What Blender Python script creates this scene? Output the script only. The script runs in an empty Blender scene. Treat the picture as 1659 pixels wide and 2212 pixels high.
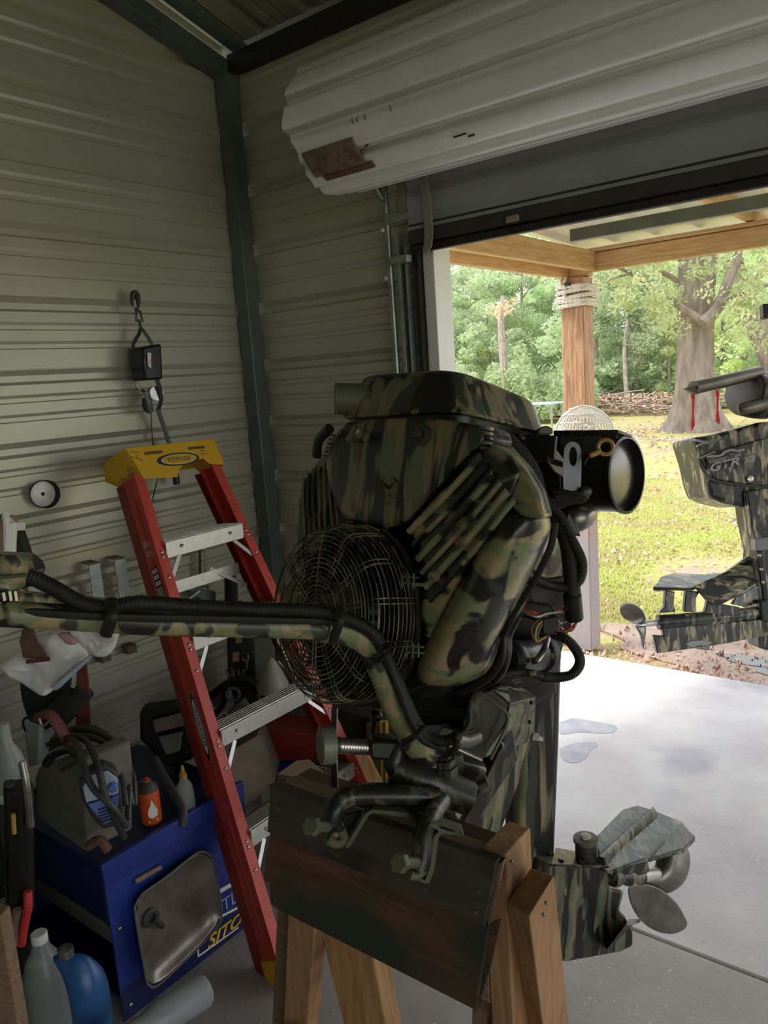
import bpy, bmesh, math, random
import numpy as np
from mathutils import Vector, Matrix, noise
V = Vector
S = bpy.context.scene
COL = S.collection
# ------------------------------------------------------------------ camera
CAM = V((2.445, -2.276, 1.72))
YAW, PIT, ROL, FPX = -0.671345318, 0.170690231, -0.0702978647, 1671.85
_f = V((math.sin(YAW)*math.cos(PIT), math.cos(YAW)*math.cos(PIT), -math.sin(PIT)))
_r = V((math.cos(YAW), -math.sin(YAW), 0)); _u = _r.cross(_f)
CR = math.cos(ROL)*_r + math.sin(ROL)*_u
CU = -math.sin(ROL)*_r + math.cos(ROL)*_u
CF = _f
cam = bpy.data.cameras.new('camera'); co = bpy.data.objects.new('camera', cam); COL.objects.link(co)
cam.sensor_fit = 'VERTICAL'; cam.sensor_height = 36.0; cam.lens = 36.0*FPX/2212
cam.clip_start = 0.05; cam.clip_end = 300
m = Matrix((CR, CU, -CF)).transposed().to_4x4(); m.translation = CAM; co.matrix_world = m
S.camera = co
# ------------------------------------------------------------------ sky, sun, exposure
w = bpy.data.worlds.new('sky'); S.world = w; w.use_nodes = True
nt = w.node_tree; nt.nodes.clear()
o_ = nt.nodes.new('ShaderNodeOutputWorld'); bg = nt.nodes.new('ShaderNodeBackground')
tc = nt.nodes.new('ShaderNodeTexCoord'); nz = nt.nodes.new('ShaderNodeTexNoise'); cr = nt.nodes.new('ShaderNodeValToRGB')
nz.inputs['Scale'].default_value = 2.2; nz.inputs['Detail'].default_value = 5
cr.color_ramp.elements[0].position = .35; cr.color_ramp.elements[0].color = (.80, .89, 1, 1)
cr.color_ramp.elements[1].position = .62; cr.color_ramp.elements[1].color = (1, 1, 1, 1)
nt.links.new(tc.outputs['Generated'], nz.inputs['Vector']); nt.links.new(nz.outputs['Fac'], cr.inputs['Fac'])
nt.links.new(cr.outputs['Color'], bg.inputs['Color']); nt.links.new(bg.outputs[0], o_.inputs['Surface'])
bg.inputs['Strength'].default_value = 1.95
sl = bpy.data.lights.new('sun', 'SUN'); sl.energy = 3.0; sl.angle = math.radians(12); sl.color = (1, .96, .88)
so = bpy.data.objects.new('sun', sl); COL.objects.link(so)
so.rotation_euler = V((.35, .30, -1)).to_track_quat('-Z', 'Y').to_euler()   # from behind the building, high
S.view_settings.view_transform = 'Standard'; S.view_settings.look = 'None'
S.view_settings.gamma = 1; S.view_settings.use_curve_mapping = False
S.view_settings.exposure = 0.30

# ------------------------------------------------------------------ helpers
def ray(px, py): return CR*((px-829.5)/FPX) - CU*((py-1106)/FPX) + CF
def D(px, py, d): return CAM + ray(px, py)*d
def ON(ax, val, px, py):
    i = 'xyz'.index(ax); r = ray(px, py); return CAM + r*((val-CAM[i])/r[i])
def PL(px, py, o, n):
    r = ray(px, py); n = V(n); return CAM + r*((V(o)-CAM).dot(n)/r.dot(n))

def tag(o, label=None, cat=None, group=None, kind=None):
    if label: o['label'] = label
    if cat: o['category'] = cat
    if group: o['group'] = group
    if kind: o['kind'] = kind
    return o
def thing(name, loc, label=None, cat=None, group=None, kind=None):
    o = bpy.data.objects.new(name, None); o.empty_display_size = .1; COL.objects.link(o); o.location = loc
    return tag(o, label, cat, group, kind)
def wloc(p):
    l = V((0, 0, 0))
    while p is not None: l += p.location; p = p.parent
    return l
def link(name, me, mat=None, parent=None, smooth=True, bevel=0, sub=0, seg=2, solid=0, autos=40):
    """mesh given in world coordinates; object origin is moved to the parent's base"""
    if mat is not None: me.materials.append(mat)
    o = bpy.data.objects.new(name, me); COL.objects.link(o)
    # origin at the mesh centre
    n = len(me.vertices)
    a = np.empty(n*3); me.vertices.foreach_get('co', a); a = a.reshape(-1, 3)
    c = (a.min(0)+a.max(0))/2
    me.vertices.foreach_set('co', (a-c).ravel()); me.update()
    o.location = V(c)
    if parent is not None:
        o.parent = parent; o.location = V(c)-wloc(parent)
    if smooth:
        for p in me.polygons: p.use_smooth = True
    if solid:
        md = o.modifiers.new('s', 'SOLIDIFY'); md.thickness = solid; md.offset = 0
    if bevel:
        md = o.modifiers.new('b', 'BEVEL'); md.width = bevel; md.segments = seg; md.limit_method = 'ANGLE'; md.angle_limit = math.radians(35)
    if sub:
        md = o.modifiers.new('u', 'SUBSURF'); md.levels = sub; md.render_levels = sub
    if smooth and not sub:
        try: me.set_sharp_from_angle(angle=math.radians(autos))
        except Exception: pass
    return o
def mesh(name, vs, fs, **k):
    me = bpy.data.meshes.new(name); me.from_pydata([tuple(v) for v in vs], [], fs); me.validate()
    bm = bmesh.new(); bm.from_mesh(me); bmesh.ops.recalc_face_normals(bm, faces=bm.faces); bm.to_mesh(me); bm.free()
    return link(name, me, **k)
def slab(name, pts, ext, mat, parent=None, bevel=.003, **k):
    pts = [V(p) for p in pts]; ext = V(ext); n = len(pts)
    vs = pts+[p+ext for p in pts]
    fs = [list(range(n)), list(range(2*n-1, n-1, -1))]+[[i, (i+1) % n, n+(i+1) % n, n+i] for i in range(n)]
    return mesh(name, vs, fs, mat=mat, parent=parent, bevel=bevel, **k)
def hexa(name, a, b, mat, parent=None, **k):
    """loft between equal rings a, b (lists of points), capped"""
    return loft(name, [a, b], mat, parent, **k)
def loft(name, rings, mat, parent=None, caps=True, **k):
    n = len(rings[0]); vs = [V(p) for r in rings for p in r]; fs = []
    for j in range(len(rings)-1):
        for i in range(n):
            fs.append([j*n+i, j*n+(i+1) % n, (j+1)*n+(i+1) % n, (j+1)*n+i])
    if caps: fs += [list(range(n)), list(range(len(vs)-n, len(vs)))[::-1]]
    return mesh(name, vs, fs, mat=mat, parent=parent, **k)
def box(name, lo, hi, mat, parent=None, bevel=.003, **k):
    x0, y0, z0 = lo; x1, y1, z1 = hi
    return slab(name, [(x0, y0, z0), (x1, y0, z0), (x1, y1, z0), (x0, y1, z0)], (0, 0, z1-z0), mat, parent, bevel, **k)
def obox(name, c, ax, ay, az, mat, parent=None, bevel=.003, **k):
    """oriented box: centre and three full-size edge vectors"""
    c, ax, ay, az = V(c), V(ax), V(ay), V(az); o = c-(ax+ay+az)/2
    return slab(name, [o, o+ax, o+ax+ay, o+ay], az, mat, parent, bevel, **k)
def basis(d, hint=None):
    d = V(d).normalized(); h = V(hint) if hint is not None else (V((0, 0, 1)) if abs(d.z) < .9 else V((1, 0, 0)))
    u = d.cross(h).normalized(); v = u.cross(d).normalized(); return u, v
def spline(pts, n):
    P = [V(p) for p in pts]
    if len(P) < 3: return [P[0].lerp(P[-1], i/n) for i in range(n+1)]
    Q = [2*P[0]-P[1]]+P+[2*P[-1]-P[-2]]; out = []
    m = len(P)-1; per = max(1, n//m)
    for i in range(m):
        a, b, c, d = Q[i:i+4]
        for j in range(per):
            t = j/per
            out.append(.5*((2*b)+(c-a)*t+(2*a-5*b+4*c-d)*t*t+(3*b-a-3*c+d)*t**3))
    out.append(P[-1]); return out
def tube_geo(pts, r, n=12, seg=40, corr=None, sm=True, flat=None, vs=None, fs=None):
    vs = [] if vs is None else vs; fs = [] if fs is None else fs
    P = spline(pts, seg) if sm else [V(p) for p in pts]
    L = [0]
    for a, b in zip(P, P[1:]): L.append(L[-1]+(b-a).length)
    if corr:
        pitch, dep = corr; m = int(L[-1]/pitch*4); T = [L[-1]*i/m for i in range(m+1)]; NP = []; j = 0
        for t in T:
            while j < len(L)-2 and L[j+1] < t: j += 1
            NP.append(P[j].lerp(P[j+1], (t-L[j])/max(1e-9, L[j+1]-L[j])))
        P = NP
    base = len(vs); u = None
    for i, p in enumerate(P):
        d = (P[min(i+1, len(P)-1)]-P[max(i-1, 0)]).normalized()
        if u is None: u, v = basis(d)
        else:
            u = (u-d*u.dot(d)).normalized(); v = u.cross(d)
        t = i/(len(P)-1)
        rr = r(t) if callable(r) else r
        if corr: rr += corr[1]*(.5 if i % 4 < 2 else -.5)
        for k in range(n):
            a = 2*math.pi*k/n; vs.append(p+u*math.cos(a)*rr+v*math.sin(a)*rr*(flat or 1))
    m = len(P)
    for i in range(m-1):
        for k in range(n):
            fs.append([base+i*n+k, base+i*n+(k+1) % n, base+(i+1)*n+(k+1) % n, base+(i+1)*n+k])
    fs.append([base+k for k in range(n)]); fs.append([base+(m-1)*n+k for k in range(n)][::-1])
    return vs, fs
def tube(name, pts, r, mat, parent=None, n=12, seg=40, corr=None, sm=True, flat=None, **k):
    vs, fs = tube_geo(pts, r, n, seg, corr, sm, flat)
    return mesh(name, vs, fs, mat=mat, parent=parent, **k)
def tubes(name, paths, r, mat, parent=None, n=8, seg=16, **k):
    vs, fs = [], []
    for p in paths: tube_geo(p, r, n, seg, None, True, None, vs, fs)
    return mesh(name, vs, fs, mat=mat, parent=parent, **k)
def lathe(name, p0, ax, prof, mat, parent=None, n=32, lobes=None, **k):
    p0 = V(p0); ax = V(ax).normalized(); u, v = basis(ax); rings = []
    for t, r in prof:
        rings.append([p0+ax*t+(u*math.cos(2*math.pi*i/n)+v*math.sin(2*math.pi*i/n))*max(r, 1e-4)*(lobes(i/n) if lobes else 1) for i in range(n)])
    return loft(name, rings, mat, parent, **k)
def ringo(name, c, ax, R, r, mat, parent=None, n=40, m=6, **k):
    c = V(c); u, v = basis(ax); vs = []; fs = []
    a = V(ax).normalized()
    for i in range(n):
        t = 2*math.pi*i/n; d = u*math.cos(t)+v*math.sin(t)
        for j in range(m):
            s = 2*math.pi*j/m; vs.append(c+d*(R+r*math.cos(s))+a*r*math.sin(s))
    for i in range(n):
        for j in range(m): fs.append([i*m+j, ((i+1) % n)*m+j, ((i+1) % n)*m+(j+1) % m, i*m+(j+1) % m])
    return mesh(name, vs, fs, mat=mat, parent=parent, **k)
def ball(name, c, r, mat, parent=None, sc=(1, 1, 1), n=12, **k):
    bm = bmesh.new(); bmesh.ops.create_uvsphere(bm, u_segments=n, v_segments=max(6, n//2), radius=1)
    r3 = V((r*sc[0], r*sc[1], r*sc[2]))
    for v in bm.verts: v.co = V((v.co.x*r3.x, v.co.y*r3.y, v.co.z*r3.z))+V(c)
    me = bpy.data.meshes.new(name); bm.to_mesh(me); bm.free(); return link(name, me, mat, parent, **k)
def text(name, s, c, right, up, h, mat, parent=None, shear=0, ext=.0004, off=0, sx=1, align='CENTER', w=None):
    cu = bpy.data.curves.new(name, 'FONT'); cu.body = s; cu.size = 1; cu.align_x = align; cu.align_y = 'CENTER'
    cu.shear = shear; cu.extrude = 0; cu.offset = off; cu.resolution_u = 3
    t = bpy.data.objects.new(name, cu); COL.objects.link(t)
    bpy.context.view_layer.update()
    me = bpy.data.meshes.new_from_object(t.evaluated_get(bpy.context.evaluated_depsgraph_get()))
    COL.objects.unlink(t); bpy.data.objects.remove(t)
    R, U = V(right).normalized(), V(up).normalized(); U = (U-R*U.dot(R)).normalized(); N = R.cross(U)
    xs = [v.co.x for v in me.vertices]; wd = max(xs)-min(xs)
    sc = h/.7; kx = sc*sx if w is None else w/wd
    cx = (max(xs)+min(xs))/2 if align == 'CENTER' else 0
    for v in me.vertices: v.co = V(c)+R*(v.co.x-cx)*kx+U*v.co.y*sc+N*ext
    return link(name, me, mat, parent, smooth=False)
def disc(name, c, ax, R, mat, parent=None, n=32, th=.001, sq=1, up=None, **k):
    u, v = basis(ax, up); a = V(ax).normalized()
    return slab(name, [V(c)+u*math.cos(2*math.pi*i/n)*R*sq+v*math.sin(2*math.pi*i/n)*R for i in range(n)], a*th, mat, parent, bevel=0, **k)
def copy_tree(o, parent=None):
    c = o.copy(); COL.objects.link(c); c.parent = parent
    for ch in o.children: copy_tree(ch, c)
    return c

# ------------------------------------------------------------------ materials
def nodes(name):
    m = bpy.data.materials.new(name); m.use_nodes = True; nt = m.node_tree
    return m, nt, nt.nodes['Principled BSDF']
def setp(b, **k):
    for a, v in k.items():
        i = {'rough': 'Roughness', 'metal': 'Metallic', 'color': 'Base Color', 'spec': 'Specular IOR Level', 'coat': 'Coat Weight', 'trans': 'Transmission Weight', 'ior': 'IOR', 'alpha': 'Alpha'}[a]
        b.inputs[i].default_value = (*v, 1) if isinstance(v, tuple) and len(v) == 3 else v
def mat(name, c, rough=.5, metal=0, var=.12, scale=12, bump=.0, spec=.5, coat=0, c2=None, sq=None, thr=(.35, .65)):
    m, nt, b = nodes(name); setp(b, rough=rough, metal=metal, spec=spec, coat=coat)
    tc = nt.nodes.new('ShaderNodeTexCoord'); nz = nt.nodes.new('ShaderNodeTexNoise'); cr = nt.nodes.new('ShaderNodeValToRGB')
    mp = nt.nodes.new('ShaderNodeMapping'); mp.inputs['Scale'].default_value = sq or (1, 1, 1)
    nz.inputs['Scale'].default_value = scale; nz.inputs['Detail'].default_value = 6; nz.inputs['Roughness'].default_value = .65
    nt.links.new(tc.outputs['Object'], mp.inputs['Vector']); nt.links.new(mp.outputs[0], nz.inputs['Vector'])
    nt.links.new(nz.outputs['Fac'], cr.inputs['Fac']); nt.links.new(cr.outputs['Color'], b.inputs['Base Color'])
    e = cr.color_ramp.elements; e[0].position, e[1].position = thr
    lo = c2 or tuple(x*(1-var) for x in c); hi = c if c2 else tuple(min(1, x*(1+var)) for x in c)
    e[0].color = (*lo, 1); e[1].color = (*hi, 1)
    if bump:
        bp = nt.nodes.new('ShaderNodeBump'); bp.inputs['Strength'].default_value = bump; bp.inputs['Distance'].default_value = .01
        n2 = nt.nodes.new('ShaderNodeTexNoise'); n2.inputs['Scale'].default_value = scale*4; n2.inputs['Detail'].default_value = 4
        nt.links.new(mp.outputs[0], n2.inputs['Vector'])
        nt.links.new(n2.outputs['Fac'], bp.inputs['Height']); nt.links.new(bp.outputs[0], b.inputs['Normal'])
    return m
def camo(name, sdir, scale=30, squash=.8, rough=.42, green=(.115, .130, .070), tan=(.20, .155, .085), black=(.012, .012, .012), bl=.47, off=0):
    m, nt, b = nodes(name); setp(b, rough=rough, coat=.15)
    tc = nt.nodes.new('ShaderNodeTexCoord'); sd = V(sdir).normalized()
    geo = nt.nodes.new('ShaderNodeNewGeometry')
    def vm(op, a, bb=None, sc=None):
        n = nt.nodes.new('ShaderNodeVectorMath'); n.operation = op
        nt.links.new(a, n.inputs[0])
        if bb is not None:
            if isinstance(bb, V): n.inputs[1].default_value = bb
            else: nt.links.new(bb, n.inputs[1])
        if sc is not None:
            if isinstance(sc, (int, float)): n.inputs['Scale'].default_value = sc
            else: nt.links.new(sc, n.inputs['Scale'])
        return n
    p = tc.outputs['Object']
    dt = vm('DOT_PRODUCT', p, sd)
    k = nt.nodes.new('ShaderNodeVectorMath'); k.operation = 'SCALE'; k.inputs[0].default_value = sd*squash
    nt.links.new(dt.outputs['Value'], k.inputs['Scale'])
    q = vm('SUBTRACT', p, k.outputs[0])
    oi = nt.nodes.new('ShaderNodeObjectInfo'); rv = nt.nodes.new('ShaderNodeVectorMath'); rv.operation = 'SCALE'
    rv.inputs[0].default_value = (3.1, 5.7, 8.3); nt.links.new(oi.outputs['Random'], rv.inputs['Scale'])
    q2 = vm('ADD', q.outputs[0], rv.outputs[0])
    def noise(scl, det, ds):
        n = nt.nodes.new('ShaderNodeTexNoise'); n.inputs['Scale'].default_value = scl; n.inputs['Detail'].default_value = det
        n.inputs['Distortion'].default_value = ds; nt.links.new(q2.outputs[0], n.inputs['Vector']); return n
    n1 = noise(scale, 2.2, .6); n2 = noise(scale*.8, 1.5, .3); n3 = noise(scale*1.7, 2, .5)
    def ramp(n, a, bb):
        r = nt.nodes.new('ShaderNodeMapRange'); r.inputs['From Min'].default_value = a; r.inputs['From Max'].default_value = bb
        nt.links.new(n.outputs['Fac'], r.inputs['Value']); return r
    def mix(f, a, bb):
        x = nt.nodes.new('ShaderNodeMix'); x.data_type = 'RGBA'; nt.links.new(f.outputs[0], x.inputs['Factor'])
        for i, c in ((6, a), (7, bb)):
            if isinstance(c, tuple): x.inputs[i].default_value = (*c, 1)
            else: nt.links.new(c.outputs[2], x.inputs[i])
        return x
    n2.inputs['W' if False else 'Lacunarity'].default_value = 2.3
    r2 = ramp(n3, .50, .56); c1 = mix(r2, green, tan)
    r1 = ramp(n1, bl, bl+.05); c2 = mix(r1, black, c1)
    r3 = ramp(n2, .60, .64); c3 = mix(r3, c2, (.045, .05, .035))
    nt.links.new(c3.outputs[2], b.inputs['Base Color'])
    return m
def wood(name, c1, c2, axis=2, scale=5, rough=.65, stain=None):
    m, nt, b = nodes(name); setp(b, rough=rough, spec=.3)
    tc = nt.nodes.new('ShaderNodeTexCoord'); mp = nt.nodes.new('ShaderNodeMapping'); s = [9, 9, 9]; s[axis] = .8
    mp.inputs['Scale'].default_value = s
    oi = nt.nodes.new('ShaderNodeObjectInfo'); rv = nt.nodes.new('ShaderNodeVectorMath'); rv.operation = 'SCALE'
    rv.inputs[0].default_value = (3.1, 5.7, 8.3); nt.links.new(oi.outputs['Random'], rv.inputs['Scale'])
    ad = nt.nodes.new('ShaderNodeVectorMath'); nt.links.new(tc.outputs['Object'], ad.inputs[0]); nt.links.new(rv.outputs[0], ad.inputs[1])
    wv = nt.nodes.new('ShaderNodeTexNoise'); wv.inputs['Scale'].default_value = scale; wv.inputs['Detail'].default_value = 5; wv.inputs['Distortion'].default_value = 1.2
    cr = nt.nodes.new('ShaderNodeValToRGB'); e = cr.color_ramp.elements
    e[0].position = .35; e[0].color = (*c2, 1); e[1].position = .62; e[1].color = (*c1, 1)
    nt.links.new(ad.outputs[0], mp.inputs['Vector']); nt.links.new(mp.outputs[0], wv.inputs['Vector']); nt.links.new(wv.outputs['Fac'], cr.inputs['Fac'])
    last = cr.outputs['Color']
    if stain:
        sc, thr, colr = stain
        n2 = nt.nodes.new('ShaderNodeTexNoise'); n2.inputs['Scale'].default_value = sc; n2.inputs['Detail'].default_value = 2
        mr = nt.nodes.new('ShaderNodeMapRange'); mr.inputs['From Min'].default_value = thr; mr.inputs['From Max'].default_value = thr+.12
        nt.links.new(tc.outputs['Object'], n2.inputs['Vector']); nt.links.new(n2.outputs['Fac'], mr.inputs['Value'])
        mx = nt.nodes.new('ShaderNodeMix'); mx.data_type = 'RGBA'; nt.links.new(mr.outputs[0], mx.inputs['Factor'])
        nt.links.new(last, mx.inputs[6]); mx.inputs[7].default_value = (*colr, 1); last = mx.outputs[2]
    nt.links.new(last, b.inputs['Base Color'])
    bp = nt.nodes.new('ShaderNodeBump'); bp.inputs['Strength'].default_value = .25; bp.inputs['Distance'].default_value = .003
    nt.links.new(wv.outputs['Fac'], bp.inputs['Height']); nt.links.new(bp.outputs[0], b.inputs['Normal'])
    return m
def leafmat(name, c, c2, tr=.5):
    m = bpy.data.materials.new(name); m.use_nodes = True; nt = m.node_tree; nt.nodes.clear()
    out = nt.nodes.new('ShaderNodeOutputMaterial'); d = nt.nodes.new('ShaderNodeBsdfDiffuse'); t = nt.nodes.new('ShaderNodeBsdfTranslucent'); mx = nt.nodes.new('ShaderNodeMixShader')
    tc = nt.nodes.new('ShaderNodeTexCoord'); nz = nt.nodes.new('ShaderNodeTexNoise'); cr = nt.nodes.new('ShaderNodeValToRGB'); oi = nt.nodes.new('ShaderNodeObjectInfo')
    nz.inputs['Scale'].default_value = 1.3; nz.inputs['Detail'].default_value = 6
    nt.links.new(tc.outputs['Object'], nz.inputs['Vector']); nt.links.new(nz.outputs['Fac'], cr.inputs['Fac'])
    e = cr.color_ramp.elements; e[0].position = .38; e[0].color = (*c2, 1); e[1].position = .62; e[1].color = (*c, 1)
    hs = nt.nodes.new('ShaderNodeHueSaturation'); mr = nt.nodes.new('ShaderNodeMapRange'); mr.inputs['To Min'].default_value = .7; mr.inputs['To Max'].default_value = 1.25
    nt.links.new(oi.outputs['Random'], mr.inputs['Value']); nt.links.new(mr.outputs[0], hs.inputs['Value']); nt.links.new(cr.outputs['Color'], hs.inputs['Color'])
    for s in (d, t): nt.links.new(hs.outputs[0], s.inputs['Color'])
    mx.inputs[0].default_value = tr; nt.links.new(d.outputs[0], mx.inputs[1]); nt.links.new(t.outputs[0], mx.inputs[2]); nt.links.new(mx.outputs[0], out.inputs[0])
    return m

M = {}
M['siding'] = mat('beige siding', (.50, .50, .40), .34, .25, .05, 2.5, .0)
M['siding2'] = mat('roof siding', (.22, .22, .18), .45, .0, .15, 4, .03)
M['steel'] = mat('grey steel frame', (.13, .16, .15), .45, .3, .2, 6)
M['galv'] = mat('galvanized', (.34, .38, .37), .35, .7, .2, 20)
M['white'] = mat('white painted steel', (.84, .86, .83), .32, 0, .05, 5)
M['curtain'] = mat('grey door curtain', (.33, .35, .33), .4, 0, .08, 4)
M['rubber'] = mat('black rubber', (.015, .015, .016), .55, 0, .3, 30)
M['black'] = mat('black plastic', (.012, .012, .013), .35, 0, .2, 20)
M['blackm'] = mat('black painted metal', (.02, .02, .022), .28, .4, .2, 20)
M['dgrey'] = mat('dark grey', (.05, .05, .05), .5, .2, .2, 20)
M['pipe'] = mat('dark exhaust steel', (.11, .10, .09), .35, .7, .2, 12)
M['brkt'] = mat('satin grey bracket', (.13, .13, .135), .3, .6, .15, 20)
M['knobm'] = mat('grey olive cast steel', (.19, .20, .155), .5, .2, .15, 30)
M['chrome'] = mat('brushed steel', (.45, .43, .42), .28, .95, .15, 30)
M['bronze'] = mat('tarnished steel', (.28, .26, .24), .33, .9, .25, 25)
M['alu'] = mat('aluminium', (.62, .62, .60), .42, .55, .08, 30, .03)
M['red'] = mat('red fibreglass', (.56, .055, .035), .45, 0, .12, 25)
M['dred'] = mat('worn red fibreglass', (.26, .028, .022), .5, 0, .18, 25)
M['yellow'] = mat('yellow plastic', (.72, .42, .02), .4, 0, .08, 20)
M['navy'] = mat('navy print', (.01, .03, .09), .5)
M['wht'] = mat('white print', (.75, .75, .73), .5, 0, .03)
M['blk'] = mat('black print', (.008, .008, .008), .5)
M['redp'] = mat('red print', (.5, .03, .03), .5)
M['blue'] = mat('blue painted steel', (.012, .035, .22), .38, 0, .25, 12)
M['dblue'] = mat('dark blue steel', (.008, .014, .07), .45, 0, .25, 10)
M['tray'] = mat('dirty tray steel', (.42, .37, .32), .32, .7, .3, 9, .05, c2=(.22, .19, .16))
M['orange'] = mat('orange can', (.60, .09, .02), .35, 0, .08)
M['card'] = mat('cardboard', (.30, .215, .14), .8, 0, .12, 12, .05)
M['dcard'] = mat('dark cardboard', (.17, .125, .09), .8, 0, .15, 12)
M['greyw'] = mat('welder grey', (.13, .13, .10), .55, 0, .15, 15)
M['cable'] = mat('cable rubber', (.035, .035, .037), .5, 0, .2, 20)
M['wblue'] = mat('welder blue plastic', (.10, .19, .55), .35, 0, .1)
M['lblue'] = mat('pale grey blue plastic', (.35, .42, .52), .35, 0, .1)
M['greycan'] = mat('grey canister', (.30, .32, .33), .4, 0, .08)
M['oliveflat'] = mat('olive paint', (.105, .115, .065), .5, 0, .15)
M['gold'] = mat('amber plastic', (.42, .25, .06), .35, 0, .2)
M['rope'] = mat('cotton rope', (.78, .74, .66), .9, 0, .15, 60, .2)
M['ribbon'] = mat('red ribbon', (.70, .02, .02), .55, 0, .1)
M['brick'] = mat('brown brush', (.14, .075, .05), .85, 0, .3, 20, .2)
M['leather'] = mat('red brown strap', (.13, .03, .022), .6, 0, .25, 15)
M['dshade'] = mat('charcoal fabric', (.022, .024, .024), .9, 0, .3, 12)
M['bulb'] = mat('cream plastic', (.50, .50, .42), .4, 0, .06)
M['timber'] = wood('sawn timber', (.56, .33, .16), (.40, .21, .09), 2, 5)
M['timber_x'] = wood('beam timber', (.66, .43, .22), (.50, .30, .13), 0, 5)
M['timber_y'] = wood('beam timber across', (.66, .43, .22), (.50, .30, .13), 1, 5)
M['post'] = wood('post timber', (.55, .33, .20), (.34, .17, .09), 2, 6, stain=(1.7, .60, (.30, .26, .30)))
def poststain(m):
    nt = m.node_tree; b = nt.nodes['Principled BSDF']; src = b.inputs['Base Color'].links[0].from_socket
    tc = nt.nodes.new('ShaderNodeTexCoord'); sp = nt.nodes.new('ShaderNodeSeparateXYZ'); nz = nt.nodes.new('ShaderNodeTexNoise'); nz.inputs['Scale'].default_value = 4
    nt.links.new(tc.outputs['Object'], sp.inputs[0]); nt.links.new(tc.outputs['Object'], nz.inputs['Vector'])
    ad = nt.nodes.new('ShaderNodeMath'); ad.operation = 'MULTIPLY_ADD'; ad.inputs[1].default_value = .7; nt.links.new(nz.outputs['Fac'], ad.inputs[0]); nt.links.new(sp.outputs['Z'], ad.inputs[2])
    mr = nt.nodes.new('ShaderNodeMapRange'); mr.inputs['From Min'].default_value = .12; mr.inputs['From Max'].default_value = -.12; nt.links.new(ad.outputs[0], mr.inputs['Value'])
    mx = nt.nodes.new('ShaderNodeMix'); mx.data_type = 'RGBA'; nt.links.new(mr.outputs[0], mx.inputs['Factor']); nt.links.new(src, mx.inputs[6]); mx.inputs[7].default_value = (.36, .31, .33, 1)
    nt.links.new(mx.outputs[2], b.inputs['Base Color'])
poststain(M['post'])
M['leg'] = wood('stand leg timber', (.46, .27, .14), (.33, .18, .085), 2, 5, stain=(5, .53, (.03, .032, .03)))
M['board'] = wood('oversprayed board', (.16, .085, .045), (.09, .05, .028), 0, 4, stain=(3.2, .44, (.042, .048, .034)))
M['board2'] = wood('oversprayed ply', (.085, .075, .055), (.055, .052, .038), 0, 4, stain=(5, .56, (.012, .014, .013)))
M['ply'] = wood('plywood edge', (.30, .20, .13), (.20, .13, .085), 0, 8)
M['bark'] = mat('tree bark', (.30, .25, .21), .95, 0, .3, 6, .6, c2=(.15, .12, .10), sq=(1, 1, .25))
M['twig'] = mat('dead twigs', (.32, .26, .22), .95, 0, .3, 9)
M['fallen'] = mat('fallen leaves', (.66, .44, .36), .9, 0, .3, 5, c2=(.52, .34, .27))

# ================================================================== THE SETTING
random.seed(7)
TAN = math.tan(math.radians(15.7)); EAVE = 2.985; RIDGE_Y = -3.3
def floor_mat(name, c, c2, bump=.15, scale=2.2, speck=(.75, .72, .70)):
    m, nt, b = nodes(name); setp(b, rough=.62, spec=.35)
    tc = nt.nodes.new('ShaderNodeTexCoord'); n1 = nt.nodes.new('ShaderNodeTexNoise'); n1.inputs['Scale'].default_value = scale; n1.inputs['Detail'].default_value = 9; n1.inputs['Roughness'].default_value = .6
    cr = nt.nodes.new('ShaderNodeValToRGB'); e = cr.color_ramp.elements; e[0].position = .36; e[0].color = (*c2, 1); e[1].position = .62; e[1].color = (*c, 1)
    n2 = nt.nodes.new('ShaderNodeTexNoise'); n2.inputs['Scale'].default_value = 95; n2.inputs['Detail'].default_value = 2
    mr = nt.nodes.new('ShaderNodeMapRange'); mr.inputs['From Min'].default_value = .70; mr.inputs['From Max'].default_value = .74
    mx = nt.nodes.new('ShaderNodeMix'); mx.data_type = 'RGBA'
    for n in (n1, n2): nt.links.new(tc.outputs['Object'], n.inputs['Vector'])
    nt.links.new(n1.outputs['Fac'], cr.inputs['Fac']); nt.links.new(n2.outputs['Fac'], mr.inputs['Value'])
    nt.links.new(mr.outputs[0], mx.inputs['Factor']); nt.links.new(cr.outputs['Color'], mx.inputs[6]); mx.inputs[7].default_value = (*speck, 1)
    # dark blotches
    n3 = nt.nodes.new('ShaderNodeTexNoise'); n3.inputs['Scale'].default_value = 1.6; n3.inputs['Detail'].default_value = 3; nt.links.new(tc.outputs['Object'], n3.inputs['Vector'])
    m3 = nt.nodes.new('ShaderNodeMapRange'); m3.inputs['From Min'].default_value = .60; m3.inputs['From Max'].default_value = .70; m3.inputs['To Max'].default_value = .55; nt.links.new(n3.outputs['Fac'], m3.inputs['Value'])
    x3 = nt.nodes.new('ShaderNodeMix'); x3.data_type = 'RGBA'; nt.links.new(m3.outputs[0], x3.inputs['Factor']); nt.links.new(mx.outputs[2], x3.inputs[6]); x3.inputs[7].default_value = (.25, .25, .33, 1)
    nt.links.new(x3.outputs[2], b.inputs['Base Color'])
    n4 = nt.nodes.new('ShaderNodeTexNoise'); n4.inputs['Scale'].default_value = 60; n4.inputs['Detail'].default_value = 6; nt.links.new(tc.outputs['Object'], n4.inputs['Vector'])
    bp = nt.nodes.new('ShaderNodeBump'); bp.inputs['Strength'].default_value = bump; bp.inputs['Distance'].default_value = .01
    nt.links.new(n4.outputs['Fac'], bp.inputs['Height']); nt.links.new(bp.outputs[0], b.inputs['Normal'])
    return m
M['slab'] = floor_mat('garage concrete', (.46, .43, .40), (.34, .31, .30))
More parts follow.
